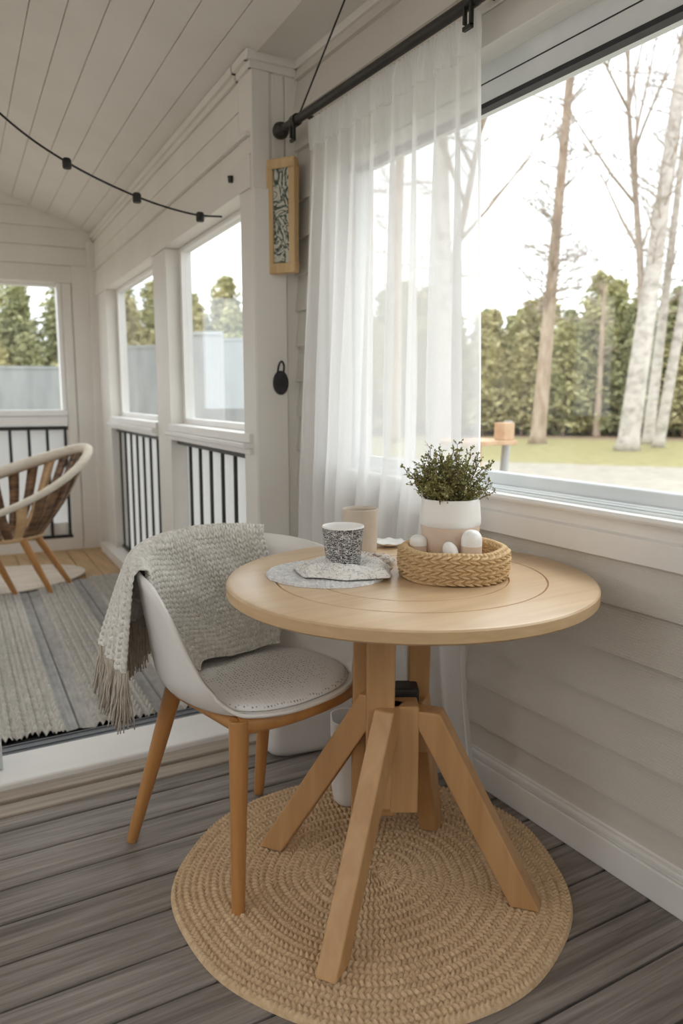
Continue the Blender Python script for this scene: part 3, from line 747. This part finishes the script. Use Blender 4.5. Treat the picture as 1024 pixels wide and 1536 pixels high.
# egg shaped pieces in the basket
def capsule(x, y, r, hb, ht, label, z=ZB):
    t = empty('egg_cup', (x, y, z), label, 'egg cup')
    mb = MB(); mb.lathe([(0, 0), (r * .9, 0), (r, .004), (r, hb)], 32, (x, y, z)); smooth_angle(mb.build('cup', 'ceramic_blush', t, loc=(x, y, z)))
    mb = MB(); H2 = ht - hb
    mb.lathe([(r, hb)] + [(r * 1.0 * cos(a) ** .8 if a < 1.57 else 0, hb + H2 * (.35 + .65 * sin(a))) for a in np.linspace(0, pi / 2, 12)], 32, (x, y, z))
    smooth_angle(mb.build('egg', 'ceramic_white', t, loc=(x, y, z)))
capsule(1.109, 1.3315, .0235, .070, .106, 'tall white egg in a blush cup standing right in front of the plant pot')
capsule(1.040, 1.441, .0205, .060, .084, 'short white-topped blush cup half hidden at the left of the plant pot')
mb = MB(); mb.lathe([(max(.0, .0145 * sin(a)), .020 - .020 * cos(a)) for a in np.linspace(0, pi, 14)], 28, (0, 0, 0))
o = smooth_angle(mb.build('egg', 'ceramic_white')); o.scale = (1.15,) * 3; o.location = (1.070, 1.340, ZB + .038); o.rotation_euler = (radians(-24), radians(-18), 0)
tag(o, 'small white egg leaning against the tall egg cup in the basket', 'egg')
mb = MB()
for k in range(3):
    mb.tube([(1.070 + .006 * cos(k * 2.1 + .5), 1.340 + .006 * sin(k * 2.1 + .5), ZB), (1.0715 + .003 * cos(k * 2.1 + .5), 1.3415 + .003 * sin(k * 2.1 + .5), ZB + .044)], .0024, 8)
tag(mb.build('egg_stand', 'black_metal'), 'tiny dark stand under the small white egg', 'stand')

# placemat, round, crocheted
def placemat(cx, cy, R, z):
    rows = 9; na = 420; rr = np.linspace(.002, R, rows * 6); TH = np.linspace(0, 2 * pi, na, endpoint=False)
    RR, A2 = np.meshgrid(rr, TH, indexing='ij'); d = R / rows; fr = np.mod(RR / d, 1); k = np.minimum(np.floor(RR / d), rows - 1)
    h = stitch(fr, A2 / (2 * pi) * np.round(2 * pi * (k + .5) * d / .011)); irr = 1 + .02 * np.sin(A2 * 3) + .008 * np.sin(A2 * 17)
    zz = z + .0035 + h * .0035; zz = np.where(RR > R - .002, z, zz)
    mb = MB(); mb.grid(np.stack([cx + RR * irr * np.cos(A2), cy + RR * irr * np.sin(A2), zz], -1), closed_u=True)
    return mb.build('placemat', 'placemat', smooth=True, loc=(cx, cy, z))
tag(placemat(.846, 1.532, .140, .7405), 'round grey-white crocheted placemat under the napkin and dark cup', 'placemat')
# crumpled napkin
def napkin(cx, cy, a, b_, rot, z, seed, amp, mat, label, fold):
    r_ = np.random.default_rng(seed); n = 90
    u, v = np.meshgrid(np.linspace(-1, 1, n), np.linspace(-1, 1, n), indexing='ij')
    rad = np.sqrt(u * u + v * v); m_ = np.maximum(np.abs(u), np.abs(v)); s = np.where(rad > 0, m_ / np.maximum(rad, 1e-6), 1)
    U, V_ = u * (.4 + .6 * s), v * (.4 + .6 * s)
    z_ = np.zeros_like(U)
    for k in range(11):
        th_ = r_.uniform(0, pi); f = r_.uniform(2.0, 6.5); z_ += np.abs(np.sin(f * (U * cos(th_) + V_ * sin(th_)) + r_.uniform(0, 6))) * r_.uniform(.4, 1) / 5
    z_ = z_ * amp * (1 - .85 * np.exp(-((U - fold[0]) ** 2 + (V_ - fold[1]) ** 2) / .12)) * (1 - .8 * np.clip(m_, 0, 1) ** 5) - .004 * np.clip(m_, 0, 1) ** 4
    wob = 1 + .05 * np.sin(3 * np.arctan2(v, u) + seed) + .03 * np.sin(7 * np.arctan2(v, u))
    X = U * a * wob; Y = V_ * b_ * wob
    P = np.stack([cx + X * cos(rot) - Y * sin(rot), cy + X * sin(rot) + Y * cos(rot), z + z_], -1)
    mb = MB(); mb.grid(P); return tag(mb.build('napkin', mat, smooth=True, solid=.0012, loc=(cx, cy, z)), label, 'napkin')
napkin(.882, 1.508, .112, .094, radians(-30), .7492, 5, .030, 'cloth_print', 'crumpled white napkin with grey print under the dark patterned cup', (.12, .05))
napkin(.995, 1.585, .062, .036, radians(-35), .7485, 8, .016, 'cloth_brown', 'small twisted cloth end with brown print behind the dark patterned cup', (3, 3))
# dark cup
def cup(x, y, z, r0, r1, h, mo, mi_, name, label, band=0, cat='cup'):
    t = empty(name, (x, y, z), label, cat); w = .0032
    pr = [(0, 0), (r0 * .93, 0), (r0, .004)] + [(r0 + (r1 - r0) * (q ** .75), .004 + (h - .004 - band) * q) for q in np.linspace(.05, 1, 14)]
    mb = MB(); mb.lathe(pr, 64, (x, y, z)); mb.f = [f for f in mb.f if len(f) < 10]; mb.m = [0] * len(mb.f)
    smooth_angle(mb.build('body', mo, t, loc=(x, y, z)), 50)
    inn = [(r0 + (r1 - r0) * 1.0, h - band), (r1, h - .001), (r1 - w * .5, h), (r1 - w, h - .001)] + [(r0 + (r1 - r0) * (q ** .75) - w, .006 + (h - .008) * q) for q in np.linspace(.95, 0, 10)] + [(0, .006)]
    mb = MB(); mb.lathe(inn, 64, (x, y, z)); mb.f = [f for f in mb.f if len(f) < 10]; mb.m = [0] * len(mb.f)
    smooth_angle(mb.build('lining', mi_, t, loc=(x, y, z)), 60)
cup(.882, 1.520, .7535, .0375, .0490, .101, 'cup_glaze', 'ceramic_white', 'cup', 'small tapered cup with black and white scribble pattern on the napkin', .004)
cup(1.045, 1.712, .7402, .044, .0475, .118, 'ceramic_beige', 'ceramic_beige', 'tumbler', 'tall plain beige tumbler behind the patterned cup', .001, 'tumbler')
# wavy dish
mb = MB(); rows = []
for (r_, z_) in ((0, .002), (.02, .002), (.033, .006), (.046, .012), (.047, .0135), (.046, .0145), (.033, .0085), (.02, .005), (0.0, .005)):
    rows.append([(r_ * (1 + (.05 * sin(8 * a) if r_ > .03 else 0)) * cos(a), r_ * (1 + (.05 * sin(8 * a) if r_ > .03 else 0)) * sin(a), z_ + (.0015 * sin(8 * a) if r_ > .04 else 0)) for a in np.linspace(0, 2 * pi, 64, endpoint=False)])
mb.grid(np.array(rows), closed_u=True); o = mb.build('dish', 'ceramic_white', smooth=True); o.location = (1.160, 1.745, .7395)
tag(o, 'tiny white scalloped dish at the table edge behind the tumbler', 'dish')

# ------------------------------------------------------------------ CURTAIN AND ROD
cu = empty('curtain', (1.355, 2.15, 2.12), 'long sheer white curtain hanging at the left of the big window', 'curtain')
def curtain_x(s, z):     # s in 0..1 from right (near) to left (far)
    f = (2.14 - z) / 2.1
    return 1.358 + (.010 + .024 * min(1, f * 2.2)) * (sin(s * 2 * pi * 9.3 + 1.1 * sin(s * 7)) + .35 * sin(s * 2 * pi * 21 + 2 + f * 1.5) + .2 * sin(s * 61 + f * 3))
def curtain_pt(s, z):
    f = (2.14 - z) / 2.1
    yr = float(np.interp(z, [.03, .30, .62, .95, 2.1], [1.572, 1.63, 1.665, 1.602, 1.648])); yl = 2.575 + .12 * min(1, f * 1.6)
    y = yr + (yl - yr) * s + .010 * sin(s * 40 + f * 2) * min(1, f * 3)
    return (curtain_x(s, z) - .035 * max(0, f - .5) * (1 - s), y, z)
n1, n2 = 420, 70
ZH = 2.03
zz = np.linspace(.028, ZH, n2)
P = np.array([[curtain_pt(s, z + (.012 * sin(s * 25) if z < .05 else 0)) for s in np.linspace(.012, 1, n1)] for z in zz])
mb = MB(); mb.grid(P); mb.build('panel', 'sheer', cu, smooth=True)
zz = np.linspace(ZH - .004, 2.122, 14)
P = np.array([[(curtain_pt(s, ZH)[0] * (1 - t) + t * (1.358) + .007 * sin(s * 330 + 3 * sin(s * 40)) * min(1, t * 1.5 + .3) - .003, curtain_pt(s, z)[1], z) for s in np.linspace(0, 1, 700)] for z, t in zip(zz, np.linspace(0, 1, 14))])
mb = MB(); mb.grid(P); tag(mb.build('heading', 'sheer_hem', cu, smooth=True), 'gathered heading tape')
P = np.array([[(curtain_pt(s, z)[0] - .003, curtain_pt(s, z)[1], z) for s in np.linspace(-.004, .022, 10)] for z in np.linspace(.022, ZH, 60)])
mb = MB(); mb.grid(P); mb.build('side_hem', 'sheer_hem', cu, smooth=True)
rd = empty('curtain_rod', (1.345, 2.2, 2.145), 'black metal curtain rod with ball finial and brackets above the window', 'curtain rod')
mb = MB(); mb.tube([(1.345, 2.76, 2.147), (1.345, .9, 2.138)], .0155, 20); smooth_angle(mb.build('rod', 'black_metal', rd), 50)
mb = MB(); mb.lathe([(0, -.034), (.016, -.030), (.028, -.016), (.032, 0), (.028, .016), (.016, .030), (0, .034)], 24, (0, 0, 0)); mb.lathe([(.016, -.05), (.016, -.02)], 16)
o = mb.build('finial', 'black_metal', rd, smooth=True); o.rotation_euler = (radians(-90), 0, 0); o.location = (1.345, 2.79, 2.147)
for yb in (2.665, 1.665):
    mb = MB(); mb.tube([(1.45, yb, 2.165), (1.38, yb, 2.170), (1.345, yb, 2.165)], .008, 10)
    mb.lathe([(0, 0), (.024, 0), (.024, .006), (0, .006)], 20, (0, 0, 0)); b0 = mb
    vs = b0.v[-80:]
    b0.v = b0.v[:-80] + [(1.448 - v[2], yb + v[0], 2.165 + v[1]) for v in vs]
    b0.tube([(1.345, yb - .014, 2.147), (1.345, yb + .014, 2.147)], .021, 20)
    b0.box(1.330, 1.340, yb - .012, yb - .005, 2.080, 2.145); b0.box(1.330, 1.340, yb + .014, yb + .021, 2.090, 2.145); b0.box(1.330, 1.340, yb - .012, yb + .021, 2.074, 2.084)
    smooth_angle(b0.build('bracket', 'black_metal', rd), 50)
# cord up from the rod
mb = MB(); mb.tube([(1.350, 2.655, 2.155), (1.30, 2.18, 2.404), (1.28, 2.0, 2.499)], .0032, 8)
mb.v = mb.v; tag(mb.build('cable', 'cord_black'), 'thin black cable rising from the left end of the curtain rod', 'cable')

# ------------------------------------------------------------------ ON THE PILASTER
fr = empty('picture_frame', (1.345, 2.79, 1.84), 'narrow pale wooden picture frame with botanical print above the hanging disc', 'picture')
def FR(x, y, z):   # x across the face, y depth, z up; turned towards the room
    a = radians(-58); return (1.340 + x * cos(a) - y * sin(a), 2.792 + x * sin(a) + y * cos(a), 1.838 + z)
mb = MB()
W2, H2, b2 = .062, .213, .026
mb.box(-W2, W2, 0, .035, H2 - b2 * 1.4, H2, T=FR); mb.box(-W2, W2, 0, .035, -H2, -H2 + b2 * 1.4, T=FR)
mb.box(-W2, -W2 + b2, 0, .035, -H2 + b2 * 1.4, H2 - b2 * 1.4, T=FR); mb.box(W2 - b2, W2, 0, .035, -H2 + b2 * 1.4, H2 - b2 * 1.4, T=FR)
mb.build('frame', 'frame_wood', fr, bevel=.004)
mb = MB(); mb.box(-W2 + b2, W2 - b2, .008, .03, -H2 + b2 * 1.4, H2 - b2 * 1.4, T=FR); mb.build('print', 'art_print', fr)
# hanging disc
hd = empty('hanging_disc', (1.352, 2.835, 1.215), 'dark oval padlock-like disc hanging from a loop on the pilaster', 'hook')
mb = MB(); mb.lathe([(0, -.012), (.03, -.011), (.033, -.004), (.033, .004), (.03, .011), (0, .012)], 32, sy=1.45)
o = mb.build('disc', 'rubber_and_shade_dark', hd, smooth=False); smooth_angle(o, 60); o.location = (1.353, 2.832, 1.205); o.rotation_euler = (radians(90), 0, 0)
mb = MB(); mb.lathe([(0, -.0), (.008, .0), (.008, .003), (0, .003)], 16); o = mb.build('keyhole', 'black_metal', hd); o.location = (1.353, 2.8185, 1.200); o.rotation_euler = (radians(90), 0, 0)
mb = MB(); mb.tube(spline([(1.340, 2.832, 1.245), (1.346, 2.832, 1.275), (1.358, 2.832, 1.290), (1.368, 2.832, 1.275), (1.366, 2.832, 1.245)], 6), .004, 8); mb.build('loop', 'rubber_and_shade_dark', hd, smooth=True)
mb = MB(); mb.box(1.362, 1.380, 2.836, 2.852, 1.325, 1.405); tag(smooth_angle(mb.build('wall_clip', 'grey_track', bevel=.004)), 'small dark green-grey clip on the pilaster above the hanging disc', 'clip')
mb = MB(); mb.box(1.322, 1.372, 2.844, 2.852, 1.098, 1.135); tag(mb.build('switch_plate', 'paint_trim', bevel=.003), 'small pale plate on the pilaster below the hanging disc', 'switch')

# ------------------------------------------------------------------ STRING LIGHTS
sl = empty('string_lights', (.9, 3.2, 1.95), 'black cable of string lights sagging across the porch under the ceiling', 'string lights')
pts = spline([(-.55, 3.2, 3.05), (.10, 3.2, 2.45), (.412, 3.2, 2.17), (.638, 3.2, 2.035), (.902, 3.2, 1.942), (1.12, 3.2, 1.902), (1.262, 3.2, 1.905)], 10)
mb = MB(); mb.tube(pts, .0042, 8); mb.build('cable', 'cord_black', sl, smooth=True)
for (x, z) in ((.638, 2.035), (.902, 1.942), (1.165, 1.898)):
    mb = MB(); mb.lathe([(0, -.024), (.014, -.024), (.017, -.020), (.017, .008), (.012, .014), (0, .014)], 16, (x, 3.2, z)); smooth_angle(mb.build('socket', 'cord_black', sl))
mb = MB(); mb.lathe([(0, -.014), (.010, -.014), (.012, .010), (0, .014)], 14, (0, 0, 0)); o = mb.build('cable_hook', 'black_metal'); o.location = (1.243, 3.05, 2.02)
tag(o, 'tiny black hook high on the pilaster edge beside the porch window', 'hook')

# ------------------------------------------------------------------ BIN AND BOX
def rounded_box(name, cx, cy, z0, w, d, h, r, rot, mat, label, cat):
    mb = MB(); n = 10; ring = []
    for (sx, sy, a0) in ((1, 1, 0), (-1, 1, 90), (-1, -1, 180), (1, -1, 270)):
        for k in range(n):
            a = radians(a0 + 90 * k / (n - 1)); ring.append((sx * (w / 2 - r) + r * cos(a), sy * (d / 2 - r) + r * sin(a)))
    rows = []
    for (q, z) in [(1 - r * .8 / (w / 2), 0), (1 - r * .35 / (w / 2), r * .18), (1 - r * .1 / (w / 2), r * .5), (1, r), (1.02, h * .5), (1.04, h - .008), (1.035, h), (1.0, h), (.985, h - .01), (.96, .03), (.5, .03), (.01, .03)]:
        rows.append([(cx + (x * cos(rot) - y * sin(rot)) * q, cy + (x * sin(rot) + y * cos(rot)) * q, z0 + z) for x, y in ring])
    mb.grid(np.array(rows), closed_u=True); mb.f.append(tuple(range(len(ring)))); mb.m.append(0)
    o = mb.build(name, mat, loc=(cx, cy, z0)); smooth_angle(o, 50); return tag(o, label, cat)
rounded_box('storage_bin', 1.135, 2.155, .0, .36, .16, .36, .05, radians(-8), 'bin_white', 'large white rounded bin on the deck behind the shell chair', 'bin')
rounded_box('waste_bin', 1.060, 1.735, .018, .155, .11, .25, .035, radians(-25), 'bin_white', 'small white bin on the rug behind the table legs', 'bin')

# ------------------------------------------------------------------ CANE CHAIR
CC = (-.80, 2.28)
def K(x, y, z): return L(CC[0] + x, CC[1] + y, PF + .022 + z)
cc = empty('cane_chair', K(0, 0, 0), 'cane tub armchair with thick cream wrapped rim on the far porch rug', 'chair')
def rimp(a):  # a=0 at the back (+x)
    x = -.18 + .66 * cos(a) if cos(a) > 0 else -.18 + .55 * cos(a); y = .30 * sin(a)
    t = (cos(a) + 1) / 2; z = .46 + .43 * t ** 1.5 - .17 * max(0, -sin(a)) ** 1.2 * (.4 + .6 * t) + .05 * max(0, sin(a))
    return (x - .08 * (1 - abs(cos(a))), y, z)
mb = MB(); mb.tube([K(*rimp(2 * pi * i / 48)) for i in range(48)], [.030 + .009 * sin(2 * pi * i / 48) for i in range(48)], 14, closed=True)
mb.build('rim', 'cream_wrap', cc, smooth=True)
def seatp(a, r=1, z=.365): return (-.10 + .27 * r * cos(a), .25 * r * sin(a), z)
mb = MB(); mb.tube([K(*seatp(2 * pi * i / 36)) for i in range(36)], .016, 10, closed=True); mb.build('seat_ring', 'rattan_light', cc, smooth=True)
mb = MB(); rows = [[K(*seatp(2 * pi * i / 36, q, .365 + dz)) for i in range(36)] for q, dz in ((1, .0), (.9, .012), (.5, -.005), (.02, -.01))]
mb.grid(np.array(rows), closed_u=True); mb.build('seat', 'rattan', cc, smooth=True, solid=.012)
for i in range(23):
    a = radians(-121 + 11 * i); p0 = Vector(K(*seatp(a))); p1 = Vector(K(*rimp(a))); out = Vector(K(*seatp(a, 1.3))) - p0
    mid = p0.lerp(p1, .5) + out * .28; sp = spline([p0, mid, p1], 8)
    mb = MB(); tv = Vector(K(*seatp(a + .1))) - Vector(K(*seatp(a - .1))); tv.normalize(); w = .029
    vs = []
    for j, p in enumerate(sp): ww = w * (.8 + .5 * j / len(sp)); vs += [p - tv * ww, p + tv * ww]
    mb.add(vs, [(2 * j, 2 * j + 1, 2 * j + 3, 2 * j + 2) for j in range(len(sp) - 1)])
    mb.build('slat', 'rattan' if i % 5 else 'rattan_light', cc, smooth=True, solid=.009)
for (tx, ty, fx, fy) in ((.13, -.08, .33, .04), (.04, -.22, .19, -.17), (-.16, -.24, -.015, .02 - .14), (-.3, .12, -.42, .2)):
    mb = MB(); mb.tube([K(tx, ty, .362), K((tx + fx) / 2, (ty + fy) / 2, .18), K(fx, fy, 0.004)], [.023, .021, .015], 12); smooth_angle(mb.build('leg', 'oak_chair', cc), 50)

# ------------------------------------------------------------------ OUTDOORS
GZ = -.6
mb = MB(); mb.box(-40, 90, -40, 100, GZ - .1, GZ); struct(mb.build('ground', 'ground'), 'sandy drive and lawn outside')
def pol(az, D): a = radians(az); return (D * sin(a), D * cos(a))
def limb(mb, p, d, ln, r, depth, wob=.25, n=6, up=.06):
    q = [p]; dd = d.normalized()
    for k in range(n):
        dd = (dd + Vector((random.gauss(0, wob), random.gauss(0, wob), random.gauss(0, wob) + up)) * .5).normalized(); q.append(q[-1] + dd * ln / n)
    mb.tube(q, [r * (1 - .8 * k / n) for k in range(n + 1)], 5 if r > .02 else 3, cap=False)
    if depth > 0:
        for k in range(2, n + 1):
            for _ in range(2):
                d2 = (dd + Vector((random.gauss(0, .8), random.gauss(0, .8), random.gauss(0, .5)))).normalized()
                limb(mb, q[k], d2, ln * random.uniform(.35, .6), r * .45, depth - 1, wob, 4, up)
def bare_tree(az0, az1, D, H, r, bark, label, nb, b0, blen, forks=(), depth=1, curve=.0, cat='tree'):
    x0, y0 = pol(az0, D); x1, y1 = pol(az1, D); base = Vector((x0, y0, GZ)); top = Vector((x1, y1, GZ + H))
    t = empty('bare_tree', base, label, cat, 'bare trees on the lawn')
    mid = base.lerp(top, .5) + Vector((cos(radians(az0)), -sin(radians(az0)), 0)) * curve
    sp = spline([base, base.lerp(mid, .5) + (mid - base.lerp(top, .5)) * .2, mid, top], 8); N = len(sp)
    mb = MB(); mb.tube(sp, [r * (1.25 if i == 0 else 1) * (1 - .62 * i / N) for i in range(N)], 12)
    mb.build('trunk', bark, t, smooth=True)
    mb = MB()
    for i in range(nb):
        f = b0 + (1 - b0) * (i + random.random()) / nb; k = f * (N - 1); j = min(int(k), N - 2); p = sp[j].lerp(sp[j + 1], k - j)
        a = random.uniform(0, 2 * pi); d = Vector((cos(a), sin(a), random.uniform(.0, .7)))
        limb(mb, p, d, blen * random.uniform(.4, 1.0) * (1.1 - .5 * f), .032, depth)
    for (f, da, ln, rr) in forks:
        k = f * (N - 1); j = min(int(k), N - 2); p = sp[j].lerp(sp[j + 1], k - j)
        d = Vector((cos(radians(az0)) * da, -sin(radians(az0)) * da, 1)); limb(mb, p, d, ln, rr, 2, .10, 9, .1)
    mb.build('branches', 'twig_far', t, smooth=True)
bare_tree(44.3, 45.9, 30, 17, .30, 'bark_pine', 'slender brownish bare tree standing alone left in the big window view', 110, .36, 2.8, depth=1)
bare_tree(50.4, 53.6, 27, 18, .36, 'bark_birch', 'thick pale leaning birch, the stoutest trunk in the big window', 26, .4, 3.4, forks=((.26, -.06, 13, .13),), depth=2)
bare_tree(51.7, 53.2, 31, 14, .22, 'bark_birch', 'thin pale trunk just right of the stout birch', 22, .45, 2.8, depth=2)
bare_tree(52.4, 55.6, 29, 15, .20, 'bark_birch', 'slanting thin pale trunk at the right edge of the big window', 16, .5, 2.8, depth=2)
bare_tree(33.8, 34.3, 30, 17, .30, 'bark_pine', 'grey-brown bare trunk seen faintly through the sheer curtain', 20, .4, 2.6, depth=1)
bare_tree(37.9, 36.4, 26, 17, .34, 'bark_birch', 'forked pale trunk seen through the right part of the curtain', 20, .4, 3, forks=((.35, .16, 10, .16),), depth=1)
bare_tree(48.3, 48.4, 36, 6.5, .18, 'bark_pine', 'short pale trunk at the forest edge between the two big bare trees', 16, .6, 1.2, depth=1)
# conifers
def conifer_mesh(seed, H, mat):
    r_ = random.Random(seed); mb = MB(); n = 26
    lo = .12
    for w in range(n):
        f = lo + (1 - lo) * w / n; z = H * f; R = (1 - f) ** .85 * H * .34 * r_.uniform(.8, 1.2) + .12
        for b_ in range(11):
            a = r_.uniform(0, 2 * pi); rr = R * r_.uniform(.6, 1.15)
            for k in range(6):
                q = (k + .7) / 6; c_ = Vector((cos(a) * rr * q, sin(a) * rr * q, z - .18 * rr * q + r_.uniform(-.1, .1)))
                for _ in range(2):
                    s = r_.uniform(.09, .23); u1 = Vector((r_.gauss(0, 1), r_.gauss(0, 1), r_.gauss(0, .6))).normalized(); u2 = u1.cross(Vector((r_.gauss(0, 1), r_.gauss(0, 1), r_.gauss(0, 1)))).normalized()
                    c2 = c_ + Vector((r_.gauss(0, .12), r_.gauss(0, .12), r_.gauss(0, .08)))
                    mb.add([c2 - u1 * s, c2 + u2 * s * .4, c2 + u1 * s, c2 - u2 * s * .4], [(0, 1, 2, 3)])
    me = mb.build('crown', mat); tr = MB(); tr.tube([(0, 0, 0), (0, 0, H * .5), (0, 0, H * .97)], [.11, .08, .02], 8); to = tr.build('trunk', 'bark_pine', smooth=True)
    return me, to
protos = []
for i in range(6): protos.append(conifer_mesh(40 + i, 6.6, 'needles%d' % (i % 3)))
used = [False] * 6
tree_no = 0
def place_conifer(kind, x, y, sc, rz, label, group):
    global tree_no
    e = empty('conifer', (x, y, GZ), label, 'tree', group); tree_no += 1
    cr, tr = protos[kind]
    for o0 in (cr, tr):
        if not used[kind]: o = o0
        else: o = o0.copy(); COL.objects.link(o)
        o.parent = e
    used[kind] = True
    e.scale = (sc * random.uniform(.95, 1.2), sc * random.uniform(.95, 1.2), sc); e.rotation_euler.z = rz
tones = ['olive green', 'yellow green', 'dark green']
for row, (D0, step, scl) in enumerate(((36.5, 2.7, .82), (39.5, 2.5, .98), (43.5, 2.3, 1.12), (48, 2.4, 1.25))):
    az = -4.0 + row * .9
    while az < 64:
        x, y = pol(az + random.uniform(-.6, .6), D0 + random.uniform(-1, 1)); k = random.randrange(6)
        sc = scl * random.uniform(.82, 1.12)
        place_conifer(k, x, y, sc, random.uniform(0, 6.28), ['%s conifer in the front edge of the forest', '%s conifer in the second line of the forest', '%s conifer deep in the forest', '%s conifer at the very back of the forest'][row] % tones[k % 3], ['forest edge ', 'second line ', 'deep forest ', 'back of forest '][row] + tones[k % 3] + ' conifers')
        az += step * random.uniform(.85, 1.15)
# undergrowth
mb = MB()
for i in range(9000):
    az = random.uniform(-6, 66); D = random.uniform(36.5, 47); x, y = pol(az, D); z = GZ + random.random() ** 1.3 * 2.6; s = random.uniform(.15, .42)
    u1 = Vector((random.gauss(0, 1), random.gauss(0, 1), random.gauss(0, 1))).normalized(); u2 = u1.cross(Vector((random.gauss(0, 1), random.gauss(0, 1), 1))).normalized(); c_ = Vector((x, y, z))
    mb.add([c_ - u1 * s, c_ + u2 * s * .5, c_ + u1 * s, c_ - u2 * s * .5], [(0, 1, 2, 3)])
tag(mb.build('undergrowth', 'needles2'), 'dark bushy undergrowth along the foot of the forest', 'bushes', kind='stuff')
# slim forest trunks
mb = MB()
# fence seen through the porch windows
def fence(az0, az1, D0, D1, z1, mat, label, boards):
    t = empty('board_fence', (*pol((az0 + az1) / 2, (D0 + D1) / 2), GZ), label, 'fence')
    a = Vector((*pol(az0, D0), 0)); b_ = Vector((*pol(az1, D1), 0)); d = b_ - a; nn = Vector((-d.y, d.x, 0)).normalized() * .02
    mb = MB()
    for k in range(boards):
        p = a + d * (k + .03) / boards; q = a + d * (k + .97) / boards
        mb.hexa([tuple(p - nn + Vector((0, 0, GZ))), tuple(q - nn + Vector((0, 0, GZ))), tuple(q + nn + Vector((0, 0, GZ))), tuple(p + nn + Vector((0, 0, GZ))), tuple(p - nn + Vector((0, 0, z1))), tuple(q - nn + Vector((0, 0, z1))), tuple(q + nn + Vector((0, 0, z1))), tuple(p + nn + Vector((0, 0, z1)))])
    mb.build('board_panel', mat, t)
    mb = MB(); mb.hexa([tuple(p + Vector((0, 0, z))) for z in (z1, z1 + .05) for p in (a - nn * 2, b_ - nn * 2, b_ + nn * 2, a + nn * 2)]); mb.build('cap_rail', mat, t)
fence(12.6, 17.2, 15.4, 14.6, 2.03, 'fence_grey', 'grey board fence seen through the porch window nearer the corner', 26)
fence(18.4, 21.4, 12.0, 11.8, 2.06, 'fence_pale', 'pale grey board screen at the left of the porch window nearest the curtain', 12)
fence(21.4, 26.0, 14.2, 13.6, 2.13, 'fence_grey', 'grey-green board fence at the right of the porch window nearest the curtain', 26)
fence(3.0, 11.5, 16.5, 16.0, 1.68, 'fence_grey', 'grey board fence behind the far end wall window', 46)
# wooden garden table beyond the big window
gt = empty('garden_table', (3.39, 3.94, GZ), 'small wooden garden table leg and top outside the big window beside the curtain', 'garden table')
def GT(az, D, z): x, y = pol(az, D); return Vector((x, y, z))
mb = MB(); c0 = GT(40.7, 5.2, .855)
mb.box(c0.x - .30, c0.x + .16, c0.y - .12, c0.y + .28, .835, .865); mb.build('top', 'wood_outdoor', gt, bevel=.004)
mb = MB(); mb.box(c0.x + .06, c0.x + .15, c0.y - .1, c0.y + .0, .866, .98); mb.build('block', 'wood_outdoor', gt, bevel=.004)
mb = MB(); a = GT(41.0, 5.1, GZ); mb.tube([(a.x - .1, a.y, GZ), (a.x - .1, a.y + .02, .835)], .03, 10); mb.build('leg', 'wood_outdoor', gt)
b_ = GT(42.2, 5.3, .99); c_ = GT(41.2, 5.3, GZ)
mb = MB(); mb.tube([c_, b_], .028, 10); mb.build('prop', 'fence_pale', gt)

# ------------------------------------------------------------------ LIGHT
w = bpy.data.worlds.new('sky'); S.world = w; w.use_nodes = True; nt = w.node_tree
bg = nt.nodes['Background']
tc = nt.nodes.new('ShaderNodeTexCoord'); n = noise(nt, tc.outputs['Generated'], 2.2, 4, .5)
nt.links.new(ramp(nt, n, [(.35, (.90, .945, 1.0)), (.6, (1, .995, .985))]), bg.inputs[0]); bg.inputs[1].default_value = 2.1
sun = bpy.data.lights.new('sun', 'SUN'); sun.energy = 1.2; sun.angle = radians(25); sun.color = (1, .96, .90)
so = bpy.data.objects.new('sun', sun); COL.objects.link(so); so.rotation_euler = (radians(38), 0, radians(115))

# ------------------------------------------------------------------ CAMERA
cam = bpy.data.cameras.new('camera'); co = bpy.data.objects.new('camera', cam); COL.objects.link(co)
cam.sensor_fit = 'VERTICAL'; cam.sensor_height = 36; cam.sensor_width = 24; cam.lens = 1150 / 1536 * 36
co.location = (0, 0, 1.15); co.rotation_euler = (pi / 2 - math.atan(173 / 1150), 0, -radians(30))
cam.dof.use_dof = True; cam.dof.focus_distance = 1.75; cam.dof.aperture_fstop = 3.2; cam.clip_end = 300; cam.clip_start = .05
S.camera = co
S.cycles.use_denoising = True
S.cycles.max_bounces = 12; S.cycles.diffuse_bounces = 6; S.cycles.transparent_max_bounces = 24
S.cycles.caustics_reflective = False; S.cycles.caustics_refractive = False
S.cycles.sample_clamp_indirect = 6
S.view_settings.view_transform = 'Standard'; S.view_settings.look = 'None'; S.view_settings.exposure = 0.27; S.view_settings.gamma = 1; S.view_settings.use_curve_mapping = False
